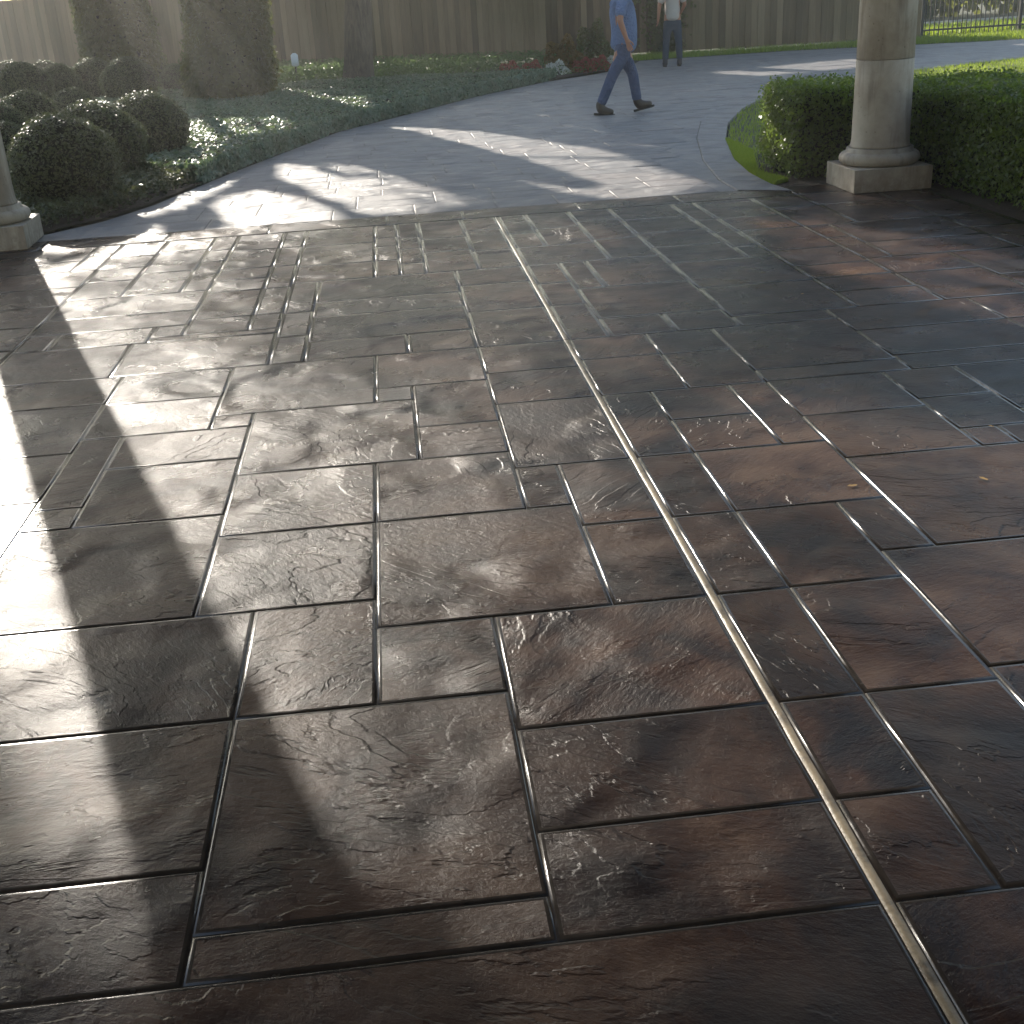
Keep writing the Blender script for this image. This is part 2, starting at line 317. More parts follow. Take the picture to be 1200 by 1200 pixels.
RECTS=[(-4.169,0.498,0.729,1.544),(-4.169,1.544,-3.543,1.831),(-3.543,1.544,-2.764,1.831),(-2.764,1.544,-2.293,1.831),(-2.293,1.544,-1.589,1.831),(-1.589,1.544,-1.156,1.831),(-1.156,1.544,-0.459,1.831),(-4.169,1.831,-3.543,2.340),(-3.543,1.831,-3.072,2.340),(-3.072,1.831,-2.601,2.340),(-2.601,1.831,-2.130,2.340),(-2.130,1.831,-1.095,2.340),(-1.095,1.831,-0.459,2.340),(-4.169,2.340,-3.389,2.861),(-3.389,2.340,-2.918,2.861),(-2.918,2.340,-2.293,2.861),(-2.293,2.340,-1.285,2.861),(-1.285,2.340,-0.459,2.861),(-4.169,2.861,-3.389,3.178),(-4.169,3.178,-3.389,3.495),(-4.169,3.495,-3.389,3.967),(-4.169,3.967,-3.389,4.486),(-4.169,4.486,-3.389,4.798),(-4.169,4.798,-3.389,5.264),(-3.389,2.861,-2.610,3.332),(-3.389,3.332,-2.610,3.649),(-3.389,3.649,-2.610,3.967),(-3.389,3.967,-2.610,4.616),(-3.389,4.616,-2.610,5.264),(-2.610,2.861,-1.863,3.486),(-2.610,3.486,-1.863,4.112),(-2.610,4.112,-1.863,4.688),(-2.610,4.688,-1.863,5.264),(-1.863,2.861,-1.252,3.178),(-1.863,3.178,-1.252,3.804),(-1.863,3.804,-1.252,4.275),(-1.863,4.275,-1.252,4.868),(-1.863,4.868,-1.252,5.264),(-1.252,2.861,-0.617,3.552),(-1.252,4.419,-0.771,4.841),(-1.252,4.841,-0.771,5.264),(-1.252,3.725,-1.092,4.419),(-4.169,5.264,-3.543,5.582),(-4.169,5.582,-3.543,5.899),(-4.169,5.899,-3.543,6.370),(-4.169,6.370,-3.543,6.841),(-4.169,6.841,-3.543,7.235),(-4.169,7.235,-3.543,7.827),(-3.543,5.264,-3.199,5.736),(-3.543,5.736,-3.199,6.361),(-3.543,6.361,-3.199,6.986),(-3.543,6.986,-3.199,7.407),(-3.543,7.407,-3.199,7.827),(-3.199,5.264,-2.636,5.890),(-3.199,5.890,-2.636,6.207),(-3.199,6.207,-2.636,6.678),(-3.199,6.678,-2.636,7.253),(-3.199,7.253,-2.636,7.827),(-2.636,5.264,-1.894,5.890),(-2.636,5.890,-1.894,6.361),(-2.636,6.361,-1.894,6.832),(-2.636,6.832,-1.894,7.330),(-2.636,7.330,-1.894,7.827),(-1.894,5.264,-1.319,5.835),(-1.319,5.264,-0.617,5.835),(-1.894,6.148,-1.092,6.471),(-1.894,6.471,-1.092,6.955),(-1.252,5.835,-0.617,5.930),(-1.894,5.835,-1.732,6.148),(-1.252,5.930,-1.092,6.148),(-4.169,7.827,-3.389,8.272),(-4.169,8.272,-3.389,8.718),(-3.389,7.827,-2.885,8.183),(-3.389,8.183,-2.885,8.718),(-2.885,7.827,-2.064,8.183),(-2.885,8.183,-2.064,8.718),(-1.894,6.955,-1.586,7.426),(-1.894,7.426,-1.586,7.814),(-1.894,7.814,-1.586,8.201),(-1.894,8.201,-1.586,8.718),(-2.064,7.827,-1.894,8.362),(-2.064,8.362,-1.894,8.718),(-1.732,5.835,-1.252,6.148),(-1.586,6.955,-1.252,7.580),(-1.586,7.580,-1.252,8.262),(-1.586,8.262,-1.252,8.718),(-1.252,3.552,-1.092,3.725),(-1.252,6.955,-1.092,7.426),(-1.252,7.426,-1.092,7.814),(-1.252,7.814,-1.092,8.201),(-1.252,8.201,-1.092,8.718),(-1.092,3.552,-0.617,4.066),(-1.092,4.066,-0.617,4.419),(-1.092,5.930,-0.771,6.248),(-1.092,6.248,-0.771,6.873),(-1.092,6.873,-0.771,7.190),(-1.092,7.190,-0.771,7.507),(-1.092,7.507,-0.771,8.113),(-1.092,8.113,-0.771,8.718),(-0.771,4.419,-0.617,4.576),(-0.771,4.576,-0.139,5.264),(-0.771,5.930,-0.617,6.248),(-0.771,6.248,-0.617,6.873),(-0.771,6.873,-0.617,7.498),(-0.771,7.498,-0.617,8.108),(-0.771,8.108,-0.617,8.718),(-0.617,5.264,-0.459,5.736),(-0.617,5.736,-0.459,6.223),(-0.617,6.223,-0.459,6.955),(-0.617,2.861,-0.139,3.378),(-0.617,3.378,-0.139,3.892),(-0.617,3.892,0.012,4.576),(-0.617,6.955,-0.139,7.426),(-0.617,7.426,-0.139,8.072),(-0.617,8.072,-0.139,8.718),(-0.459,1.544,0.161,1.658),(-0.459,1.658,0.161,2.340),(-0.459,2.340,-0.139,2.861),(-0.459,5.264,0.012,5.600),(-0.459,5.600,0.324,6.087),(-0.459,6.087,0.324,6.413),(-0.459,6.413,0.324,6.955),(-0.139,2.340,0.161,2.702),(-0.139,2.702,0.468,3.378),(-0.139,3.378,0.324,3.892),(-0.139,4.576,0.012,4.761),(-0.139,4.761,0.324,5.264),(-0.139,6.955,0.012,7.426),(-0.139,7.426,0.012,7.891),(-0.139,7.891,0.012,8.201),(-0.139,8.201,0.012,8.718),(0.012,3.892,0.324,4.231),(0.012,4.231,0.324,4.761),(0.012,5.264,0.324,5.600),(0.012,6.955,0.161,7.272),(0.012,7.272,0.161,7.743),(0.012,7.743,0.161,8.133),(0.012,8.133,0.161,8.718),(0.161,1.544,0.729,1.831),(0.161,1.831,0.729,2.180),(0.161,2.180,0.729,2.702),(0.161,6.955,0.468,7.580),(0.161,7.580,0.468,8.035),(0.161,8.035,0.468,8.718),(0.324,3.378,0.468,3.725),(0.324,3.725,0.729,4.419),(0.324,4.419,0.729,4.841),(0.324,4.841,0.729,5.264),(0.324,5.264,0.729,5.930),(0.324,5.930,0.729,6.545),(0.324,6.545,0.729,6.955),(0.468,2.702,0.729,3.212),(0.468,3.212,0.729,3.725),(0.468,6.955,0.729,7.502),(0.468,7.502,0.729,8.231),(0.468,8.231,0.729,8.718),(1.241,0.498,1.866,0.816),(1.241,0.816,1.866,1.287),(1.241,1.287,1.866,1.604),(1.241,1.604,1.866,2.233),(1.241,2.233,1.866,2.861),(1.866,0.498,2.327,0.816),(1.866,0.816,2.327,1.287),(1.866,1.287,2.327,1.912),(1.866,1.912,2.327,2.292),(1.866,2.292,2.327,2.861),(2.327,0.498,3.080,0.970),(2.327,0.970,3.080,1.595),(2.327,1.595,3.080,2.354),(2.327,2.354,3.080,2.861),(3.080,0.498,3.824,0.970),(3.080,0.970,3.824,1.287),(3.080,1.287,3.824,1.758),(3.080,1.758,3.824,2.310),(3.080,2.310,3.824,2.861),(0.729,0.498,1.241,1.021),(0.729,1.021,1.241,1.544),(0.932,1.544,1.241,2.181),(0.729,1.544,0.932,1.831),(0.729,1.831,0.932,2.180),(0.729,2.180,0.932,2.702),(0.729,2.702,0.932,3.212),(0.729,3.212,0.932,3.725),(0.729,3.725,0.932,4.419),(0.729,4.419,1.088,4.926),(0.729,4.926,1.088,5.264),(0.729,5.264,0.932,5.930),(0.729,5.930,0.932,6.443),(0.729,6.443,0.932,6.955),(1.241,6.955,1.539,7.580),(1.241,7.580,1.539,8.262),(1.241,8.262,1.539,8.718),(0.729,6.955,1.241,7.502),(0.729,7.502,0.932,7.989),(0.729,7.989,0.932,8.718),(0.932,2.181,1.241,2.702),(0.932,2.702,1.241,3.212),(0.932,3.212,1.397,3.725),(0.932,3.725,1.241,4.066),(0.932,4.066,1.241,4.419),(0.932,5.264,1.241,5.600),(0.932,5.600,1.539,6.257),(0.932,6.257,1.088,6.955),(0.932,7.502,1.241,8.110),(0.932,8.110,1.241,8.718),(1.088,4.419,1.397,4.911),(1.088,4.911,1.397,5.264),(1.088,6.257,1.539,6.955),(1.241,2.861,1.397,3.212),(1.241,3.725,1.397,4.419),(1.241,5.264,1.539,5.600),(2.156,2.861,2.906,3.332),(2.156,3.332,2.906,3.876),(2.156,3.876,2.906,4.419),(2.906,2.861,3.320,3.332),(2.906,3.332,3.320,3.876),(2.906,3.876,3.320,4.419),(3.320,2.861,3.824,3.486),(3.320,3.486,3.824,3.860),(3.320,3.860,3.824,4.419),(1.397,2.861,2.156,3.552),(1.995,3.552,2.156,3.725),(1.397,3.552,1.864,3.985),(1.397,3.985,1.864,4.419),(1.397,4.419,1.995,4.576),(1.397,4.576,1.995,5.264),(1.995,4.622,2.690,5.030),(1.995,5.030,2.690,5.437),(2.690,4.622,3.121,5.030),(2.690,5.030,3.121,5.437),(3.121,4.622,3.824,4.948),(3.121,4.948,3.824,5.437),(1.539,5.437,2.156,6.061),(1.539,5.264,1.995,5.437),(1.539,6.061,2.156,6.713),(1.539,6.713,1.995,7.185),(1.539,7.185,1.995,7.656),(1.539,7.656,1.995,8.187),(1.539,8.187,1.995,8.718),(1.864,3.552,1.995,3.725),(1.864,3.725,2.156,4.066),(1.864,4.066,2.156,4.419),(1.995,4.419,2.690,4.622),(2.690,4.419,3.393,4.622),(3.393,4.419,3.824,4.622),(1.995,6.713,2.156,7.031),(1.995,7.031,2.156,7.502),(1.995,7.502,2.156,7.989),(1.995,7.989,2.156,8.718),(2.156,5.437,2.587,5.755),(2.156,5.755,2.587,6.072),(2.156,6.072,2.587,6.389),(2.156,6.389,2.587,6.834),(2.156,6.834,2.587,7.502),(2.587,6.452,2.747,7.082),(2.587,7.082,2.747,7.502),(2.156,7.502,2.587,7.989),(2.156,7.989,2.587,8.718),(2.587,5.437,3.059,6.046),(2.587,6.046,3.059,6.452),(2.587,7.502,2.942,8.231),(2.587,8.231,2.942,8.718),(2.747,6.452,3.480,6.872),(2.747,6.872,3.480,7.502),(2.942,7.502,3.480,8.231),(2.942,8.231,3.480,8.718),(3.059,5.437,3.824,5.843),(3.059,5.843,3.824,6.452),(3.480,6.452,3.824,7.082),(3.480,7.082,3.824,7.502),(3.480,7.502,3.824,8.110),(3.480,8.110,3.824,8.718)]

# ------------------------------------------------------------------ geometry of the plan (metres, camera foot at the origin)
BED = [(-3.4, 9.25), (-2.60, 9.42), (-2.28, 9.85), (-2.0, 10.56), (-1.52, 12.54), (-0.59, 15.9), (0.44, 18.0), (1.48, 20.2), (2.93, 22.6), (4.1, 23.9), (4.9, 25.1), (5.6, 27.3)]
KIN = [(2.98, 8.86), (2.93, 9.25), (2.95, 9.9), (3.07, 10.8), (3.40, 12.3), (3.84, 13.8), (4.44, 15.3), (5.2, 16.8), (6.3, 18.2), (8.0, 19.4), (10.5, 20.6), (14.0, 21.2)]
KOUT = [(2.60, 9.09), (2.62, 9.7), (2.80, 10.9), (3.17, 12.6), (3.62, 14.2), (4.25, 15.75), (5.03, 17.2), (6.15, 18.7), (7.9, 19.95), (10.4, 21.1), (14.0, 21.75)]
DRIVE_FAR = [(22.0, 21.9), (22.0, 25.8), (13.0, 26.2), (9.0, 27.4), (5.6, 27.3)]
DRIVE = BED[::1][::-1]   # left edge, far to near
DRIVE = [(-4.2, 9.08)] + BED + [(9.0, 27.4), (13.0, 26.2), (22.0, 25.8), (22.0, 21.9)] + KOUT[::-1]
HEDGE = [(3.17, 9.45), (3.10, 9.9), (3.2, 10.35), (3.7, 10.3), (4.3, 9.9), (5.0, 9.35), (5.9, 8.4), (6.4, 7.0), (6.4, 3.8), (4.12, 3.8), (4.05, 6.5), (4.02, 8.5), (3.86, 9.25)]

def inside(poly, x, y):
    """vectorised even-odd test"""
    x = np.asarray(x, float); y = np.asarray(y, float); r = np.zeros(x.shape, bool)
    n = len(poly)
    for i in range(n):
        x0, y0 = poly[i]; x1, y1 = poly[(i+1) % n]
        if y0 == y1: continue
        c = ((y0 > y) != (y1 > y)) & (x < (x1-x0)*(y-y0)/(y1-y0)+x0)
        r ^= c
    return r

def fan(poly, z, name, mat, parent=None, zb=None):
    bm = bmesh.new(); vs = [bm.verts.new((x, y, z)) for x, y in poly]
    f = bm.faces.new(vs)
    if zb is not None:
        r = bmesh.ops.extrude_face_region(bm, geom=[f]); 
        bmesh.ops.translate(bm, vec=(0, 0, zb-z), verts=[v for v in r['geom'] if isinstance(v, bmesh.types.BMVert)])
        bm.faces.ensure_lookup_table()
    bmesh.ops.recalc_face_normals(bm, faces=bm.faces)
    bmesh.ops.triangulate(bm, faces=bm.faces)
    me = bm_mesh(name, bm)
    if zb is None and len(me.polygons) and me.polygons[0].normal.z < 0: me.flip_normals()
    return link(name, me, mat, parent)

# ------------------------------------------------------------------ ground
bm = bmesh.new(); S_ = 400
vs = [bm.verts.new(c) for c in ((-S_, -S_, -0.05), (S_, -S_, -0.05), (S_, S_, -0.05), (-S_, S_, -0.05))]; bm.faces.new(vs)
tag(link('ground', bm_mesh('ground', bm), M['earth']), kind='structure')

floor = fan([(-4.3, -2.6), (3.86, -2.6), (3.86, 9.08), (-4.3, 9.08)], -0.0034, 'porch_floor', M['rim'])
tag(floor, kind='structure')
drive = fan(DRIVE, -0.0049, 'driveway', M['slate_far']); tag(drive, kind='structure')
soil = fan([(3.862, -2.6), (8, -2.6), (8, 8.0), (6, 10.2), (3.2, 10.9), (2.95, 9.9), (2.93, 9.1), (3.862, 9.1)], -0.012, 'soil', M['soil'])
tag(soil, kind='structure')

def slab_mesh(w, h, seed, near):
    """a stamped slab: rounded, slightly wandering edges that drop into the joint"""
    r = random.Random(seed)
    g = 0.0007
    step = 0.16 if near else 0.5
    def edge(a, b, horizontal):
        n = max(1, int(abs(b-a)/step)); return [a+(b-a)*i/n for i in range(n)]
    ring = [(x, -h/2, 0, 1) for x in edge(-w/2, w/2, 1)] + [(w/2, y, -1, 0) for y in edge(-h/2, h/2, 0)] \
         + [(x, h/2, 0, -1) for x in edge(w/2, -w/2, 1)] + [(-w/2, y, 1, 0) for y in edge(h/2, -h/2, 0)]
    jit = [r.uniform(-0.0006, 0.0006) for _ in ring]
    tx, ty = r.uniform(-.0008, .0008)/max(w, .3), r.uniform(-.0008, .0008)/max(h, .3)
    V = []; F = []
    prof = ((g, -0.0040), (g+0.0010, -0.0031), (g+0.0024, -0.0016), (g+0.0038, -0.0005), (g+0.0054, 0.0), (g+0.011, 0.0)) if near else ((g, -0.0040), (g+0.0022, -0.0020), (g+0.0045, -0.0004), (g+0.0062, 0.0), (g+0.018, 0.0))
    for k, (d, z) in enumerate(prof):
        for (x, y, nx, ny), j in zip(ring, jit):
            dd = d + j
            px = max(-w/2+dd, min(w/2-dd, x)); py = max(-h/2+dd, min(h/2-dd, y))
            V.append((px, py, z + (tx*px+ty*py if k > 1 else 0)))
    n = len(ring)
    for k in range(len(prof)-1):
        for i in range(n):
            j = (i+1) % n
            F.append((k*n+i, k*n+j, (k+1)*n+j, (k+1)*n+i))
    F.append(tuple(range((len(prof)-1)*n, len(prof)*n)))
    me = pydata('slab', V, F, smooth=True)
    me.polygons.foreach_set('material_index', [1]*(len(F)-1)+[0])
    return me

JX = 0.728            # expansion joint
JW = 0.0115
porch_slabs = 0
for i, (x0, y0, x1, y1) in enumerate(RECTS):
    y1 = min(y1, 8.70)
    if abs(x0-JX) < 0.02: x0 = JX+JW
    if abs(x1-JX) < 0.02: x1 = JX-JW
    near = y0 < 5.2
    o = link('slab', slab_mesh(x1-x0, y1-y0, i, near), [M['slate'], M['rim']], floor, ((x0+x1)/2, (y0+y1)/2, 0)); porch_slabs += 1
# border course across the porch mouth
xs = [-4.17, -3.3, -2.5, -1.62, -0.9, -0.05, 0.5, 1.35, 2.1, 2.95, 3.82]
for i in range(len(xs)-1):
    w = xs[i+1]-xs[i]
    link('slab', slab_mesh(w, 0.36, 900+i, True), [M['slate'], M['rim']], floor, (xs[i]+w/2, 8.90, 0))
# the tan filler strip of the expansion joint, in three lengths
for (a, b) in ((-0.3, 5.275), (5.285, 8.70)):
    bm = bmesh.new(); n = int((b-a)/0.12)
    rr = random.Random(3); rows = []
    for i in range(n+1):
        y = a+(b-a)*i/n; j = rr.uniform(-.0012, .0012); z = -0.0016+rr.uniform(-.0004, .0004)
        rows.append([bm.verts.new((JX-0.0110+j, y, z-0.003)), bm.verts.new((JX-0.0085+j, y, z)), bm.verts.new((JX+0.0075+j, y, z)), bm.verts.new((JX+0.0110+j, y, z-0.003))])
    for r0, r1 in zip(rows, rows[1:]):
        for k in range(3): bm.faces.new((r0[k], r0[k+1], r1[k+1], r1[k]))
    link('joint_filler', bm_mesh('joint_filler', bm, True), M['joint'], floor)

# slabs of the drive beyond the porch, laid in the same random ashlar pattern
cand = []
rr = random.Random(21)
y = 9.09
while y < 24.5:
    hh = rr.choice((0.31, 0.46, 0.46, 0.62, 0.62))
    x = -3.5 + rr.uniform(0, .6)
    while x < 7.5:
        ww = rr.choice((0.46, 0.62, 0.77, 0.93))
        if hh > .6 and rr.random() < .3:
            cand += [(x, y, x+ww, y+hh/2), (x, y+hh/2, x+ww, y+hh)]
        elif hh > .4 and ww > .9 and rr.random() < .6:
            cand += [(x, y, x+ww/2, y+hh), (x+ww/2, y, x+ww, y+hh)]
        else: cand.append((x, y, x+ww, y+hh))
        x += ww
    y += hh
def rect_in(q):
    x0, y0, x1, y1 = q; X = np.array([x0, x1, x1, x0, (x0+x1)/2]); Y = np.array([y0, y0, y1, y1, (y0+y1)/2])
    return inside(DRIVE, X, Y).all()
cand = [q for q in cand if rect_in(q)]
for i, (x0, y0, x1, y1) in enumerate(cand[:288]):
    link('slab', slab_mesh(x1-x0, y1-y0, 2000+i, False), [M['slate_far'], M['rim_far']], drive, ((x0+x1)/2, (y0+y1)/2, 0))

# curved border course (two rows) round the planted island
def offset_pts(A, n):
    P = [Vector((x, y, 0)) for x, y in A]; L = [0]
    for a, b in zip(P, P[1:]): L.append(L[-1]+(b-a).length)
    out = []
    for i in range(n+1):
        d = L[-1]*i/n
        k = max(j for j in range(len(L)-1) if L[j] <= d+1e-9)
        out.append(P[k].lerp(P[k+1], (d-L[k])/(L[k+1]-L[k])))
    return out
NB = 34
ki, ko = offset_pts(KIN, NB*4), offset_pts(KOUT, NB*4)
border = empty('border_course'); tag(border, kind='structure')
for i in range(NB):
    V = []; F = []; g = 0.004
    for j in range(5):
        a, b = ki[i*4+j], ko[i*4+j]; d = (a-b).normalized()
        if j in (0, 4):
            t_ = (ki[i*4+1]-ki[i*4]).normalized()*g*(1 if j == 0 else -1); a = a+t_; b = b+t_
        V += [(b.x+d.x*.004, b.y+d.y*.004, -0.006), (b.x+d.x*.012, b.y+d.y*.012, 0.004), (a.x-d.x*.012, a.y-d.y*.012, 0.004), (a.x-d.x*.004, a.y-d.y*.004, -0.03)]
    for j in range(4):
        for k in range(3): F.append((j*4+k, j*4+k+1, (j+1)*4+k+1, (j+1)*4+k))
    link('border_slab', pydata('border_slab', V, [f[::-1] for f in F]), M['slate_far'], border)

# ------------------------------------------------------------------ stone columns
def column(x, y, label, rz):
    t = empty('stone_column', (x, y, 0), rz); tag(t, label, 'column', 'stone columns at the porch mouth')
    bm = bmesh.new(); box(bm, -.29, .29, -.29, .29, 0, .165, .006, 2); link('plinth', bm_mesh('plinth', bm), M['stone'], t)
    prof = [(.24, .166)]
    for k in range(9):
        a = -math.pi/2+math.pi*k/8; prof.append((.245+.045*math.cos(a), .211+.045*math.sin(a)))
    prof += [(.245, .258), (.238, .262), (.238, .282), (.225, .286)]
    link('torus_moulding', lathe('torus_moulding', prof, 56), M['stone'], t)
    zs = [.287, .89, 1.86, 3.27]; r0, r1 = .206, .184
    for k in range(3):
        a, b = zs[k], zs[k+1]; ra = r0+(r1-r0)*(a-.28)/2.6; rb = r0+(r1-r0)*(b-.28)/2.9
        fl = .012 if k == 0 else 0
        pr = [(ra-.004+fl, a+.001), (ra+fl, a+.005)]
        if k == 0: pr += [(ra+.005, a+.02), (ra, a+.05)]
        pr += [((ra+rb)/2, (a+b)/2), (rb, b-.005), (rb-.004, b-.001)]
        link('shaft_drum', lathe('shaft_drum', pr, 64, seams=(R(-42)-rz, R(138)-rz) if k != 1 else (R(10), R(190))), M['stone'], t)
    prof = [(.182, 3.271), (.194, 3.28), (.194, 3.295), (.182, 3.305), (.182, 3.35), (.215, 3.39), (.22, 3.41)]
    link('capital', lathe('capital', prof, 48), M['stone'], t)
    bm = bmesh.new(); box(bm, -.24, .24, -.24, .24, 3.411, 3.528, .006, 2); link('abacus', bm_mesh('abacus', bm), M['stone'], t)
    return t
cl = column(-2.88, 9.06, 'pale limestone column beside the clipped round shrubs, cut by the left edge', R(3))
cr = column(3.60, 8.84, 'pale limestone column on a square plinth in front of the leafy hedge', 0)
# small dark service slot let into the right column shaft
a_ = R(-52)
bm = bmesh.new(); box(bm, -.004, .004, -.018, .018, -.07, .07, .002, 1)
s = link('dark_slot', bm_mesh('dark_slot', bm), M['iron'], cr, (.206*math.cos(a_), .206*math.sin(a_), 1.40)); s.rotation_euler = (0, 0, a_)

# ------------------------------------------------------------------ the porch roof that shades the paving
pc = empty('porch_roof', (0.36, 3.2, 0)); tag(pc, 'tan carport roof carried on the two stone columns above the dark paving', 'roof')
def pbox(name, x0, x1, y0, y1, z0, z1, mat, bev=.01):
    bm = bmesh.new(); box(bm, x0-.36, x1-.36, y0-3.2, y1-3.2, z0, z1, bev); return link(name, bm_mesh(name, bm), mat, pc)
pbox('beam', -3.2, 3.92, 8.72, 9.2, 3.53, 3.87, M['stucco']); pbox('beam', -3.2, -2.72, -2.6, 8.717, 3.53, 3.87, M['stucco'])
pbox('beam', 3.44, 3.92, -2.6, 8.717, 3.53, 3.87, M['stucco']); pbox('ceiling', -2.717, 3.437, -2.6, 8.717, 3.75, 3.85, M['ceiling'])
pbox('roof_deck', -3.6, 4.3, -2.6, 9.6, 3.873, 4.05, M['roof'])
pbox('house_wall', -6.5, 7.0, -3.0, -2.603, 0, 5.2, M['stucco'])

# ------------------------------------------------------------------ fence of vertical boards
fline = [Vector((-17, 37.2, 0)), Vector((-2.9, 33.9, 0)), Vector((4.9, 29.9, 0)), Vector((8.2, 29.3, 0)), Vector((12.7, 29.2, 0))]
fence = empty('board_fence', (4.9, 29.9, 0)); tag(fence, 'weathered brown fence of tall vertical boards closing the far side of the garden', 'fence')
rr = random.Random(5); protos = []
for k in range(6):
    bm = bmesh.new(); box(bm, -.078, .078, -.009, .009, 0.02+rr.uniform(0, .03), 2.05+rr.uniform(-.02, .02), .004, 1)
    me = bm_mesh('board', bm); me.materials.append(M['fence']); protos.append(me)
nb = 0; org = fence.location
for a, b in zip(fline, fline[1:]):
    d = (b-a); L = d.length; d.normalize(); ang = math.atan2(d.y, d.x); n = int(L/.146)
    for i in range(n):
        p = a+d*(i+.5)*L/n
        if p.x < -15 and nb == 0 and False: continue
        o = bpy.data.objects.new('board', protos[rr.randrange(6)]); COL.objects.link(o); o.parent = fence
        o.location = p-org+Vector((-d.y, d.x, 0))*(.0105*(1 if i % 2 else -1)+rr.uniform(-.001, .001)); o.rotation_euler = (0, rr.uniform(-.0015, .0015), ang+rr.uniform(-.004, .004)); nb += 1
    for zz in (.35, 1.05, 1.8):
        bm = bmesh.new(); box(bm, -L/2, L/2, .028, .065, zz-.045, zz+.045)
        o = link('rail', bm_mesh('rail', bm), M['fence'], fence, (a+b)/2-org); o.rotation_euler = (0, 0, ang)
# iron picket fence continuing to the right
iron = empty('iron_fence', (12.75, 29.2, 0)); tag(iron, 'black iron picket fence with the sunny street verge showing through, top right', 'fence')
bm = bmesh.new()
for i in range(8):
    a = math.pi*2*i/8
pk = bmesh.new(); box(pk, -.011, .011, -.011, .011, .03, 1.62, .002, 1); pkm = bm_mesh('picket', pk); pkm.materials.append(M['iron']); bm.free()
for i in range(100):
    o = bpy.data.objects.new('picket', pkm); COL.objects.link(o); o.parent = iron; o.location = (.06+i*.112, 0, 0)
for zz in (.16, 1.45):
    bm = bmesh.new(); box(bm, 0, 11.2, -.018, .018, zz-.02, zz+.02); link('rail', bm_mesh('rail', bm), M['iron'], iron)
for i in range(5):
    bm = bmesh.new(); box(bm, -.035, .035, -.035, .035, 0, 1.75, .004); link('post', bm_mesh('post', bm), M['iron'], iron, (2.4*i+.0, .045, 0))

# street beyond the iron fence
tag(fan([(6, 34.2), (60, 36.5), (60, 41), (6, 38.7)], -0.03, 'street', M['concrete']), kind='structure')
tag(fan([(9, 31), (60, 31), (60, 36.4), (6, 34.1)], -0.035, 'verge', M['earth']), kind='structure')

# ------------------------------------------------------------------ planting
def displaced_poly_block(name, poly, z0, z1, mat, inset=0.05, parent=None):
    return fan(poly, z0, name, mat, parent, zb=z1)

def poly_perimeter(poly, closed=True):
    P = [np.array(p) for p in poly]; out = []
    n = len(P) if closed else len(P)-1
    for i in range(n):
        a, b = P[i], P[(i+1) % len(P)]; out.append((a, b, np.linalg.norm(b-a)))
    return out

def sample_poly(poly, n):
    xs = [p[0] for p in poly]; ys = [p[1] for p in poly]; X = np.zeros(0); Y = np.zeros(0)
    while len(X) < n:
        x = rng.uniform(min(xs), max(xs), n*2); y = rng.uniform(min(ys), max(ys), n*2); k = inside(poly, x, y)
        X = np.concatenate([X, x[k]]); Y = np.concatenate([Y, y[k]])
    return X[:n], Y[:n]

def lump(x, y, s=1.0):
    """cheap smooth pseudo noise in [-1,1]"""
    return (np.sin(x*1.7*s+1.3*np.sin(y*1.1*s))+np.sin(y*2.3*s+1.7*np.sin(x*.9*s+2))+.6*np.sin(4.1*x*s+3.7*y*s))/2.6

def hedge_leaves(poly, z1, ntop, nside, size):
    area_sign = sum((poly[i][0]*poly[(i+1) % len(poly)][1]-poly[(i+1) % len(poly)][0]*poly[i][1]) for i in range(len(poly)))
    X, Y = sample_poly(poly, ntop)
    P = [np.stack([X, Y, z1+0.035*lump(X, Y, 2.2)+rng.normal(0, .022, ntop)+rng.exponential(.02, ntop)*(rng.random(ntop) < .08)], 1)]; N = [np.tile([0, 0, 1.], (ntop, 1))]
    segs = poly_perimeter(poly); tot = sum(s[2] for s in segs)
    for a, b, L in segs:
        n = int(nside*L/tot); u = rng.random(n); z = z1*(rng.random(n)**.8)
        d = (b-a)/L; nr = np.array([d[1], -d[0]])*(1 if area_sign > 0 else -1)
        q = a+np.outer(u*L, d); q += np.outer(rng.normal(0, .028, n)+rng.exponential(.018, n)*(rng.random(n) < .06)+.035*lump(q[:, 0]*2, z*4, 2)-(np.maximum(0, .2-z))*.15, nr)
        P.append(np.column_stack([q, z])); N.append(np.tile([nr[0], nr[1], .25], (n, 1)))
    return leaf_cloud('foliage', np.concatenate(P), np.concatenate(N), size, .75, .6)

def shrink(poly, d):
    c = np.mean(np.array(poly), 0); out = []
    n = len(poly)
    A = sum((poly[i][0]*poly[(i+1) % n][1]-poly[(i+1) % n][0]*poly[i][1]) for i in range(n))
    sg = 1 if A > 0 else -1
    for i in range(n):
        p0, p1, p2 = (np.array(poly[(i+k) % n], float) for k in (-1, 0, 1))
        a = (p1-p0)/np.linalg.norm(p1-p0); b = (p2-p1)/np.linalg.norm(p2-p1)
        nn = np.array([-a[1], a[0]])+np.array([-b[1], b[0]]); nn = nn/np.linalg.norm(nn)*sg
        out.append(tuple(p1+nn*d))
    return out

h = empty('clipped_hedge', (4.2, 8.0, 0)); tag(h, 'clipped leafy green hedge wrapping behind the right stone column', 'hedge')
off = Vector(h.location)
HL = [(x-off.x, y-off.y) for x, y in HEDGE]
link('foliage', hedge_leaves(HL, .66, 42000, 72000, .034), M['hedge_leaf'], h)
fan(shrink(HL, .07), 0.0, 'inner_twigs', M['core'], h, zb=.60)

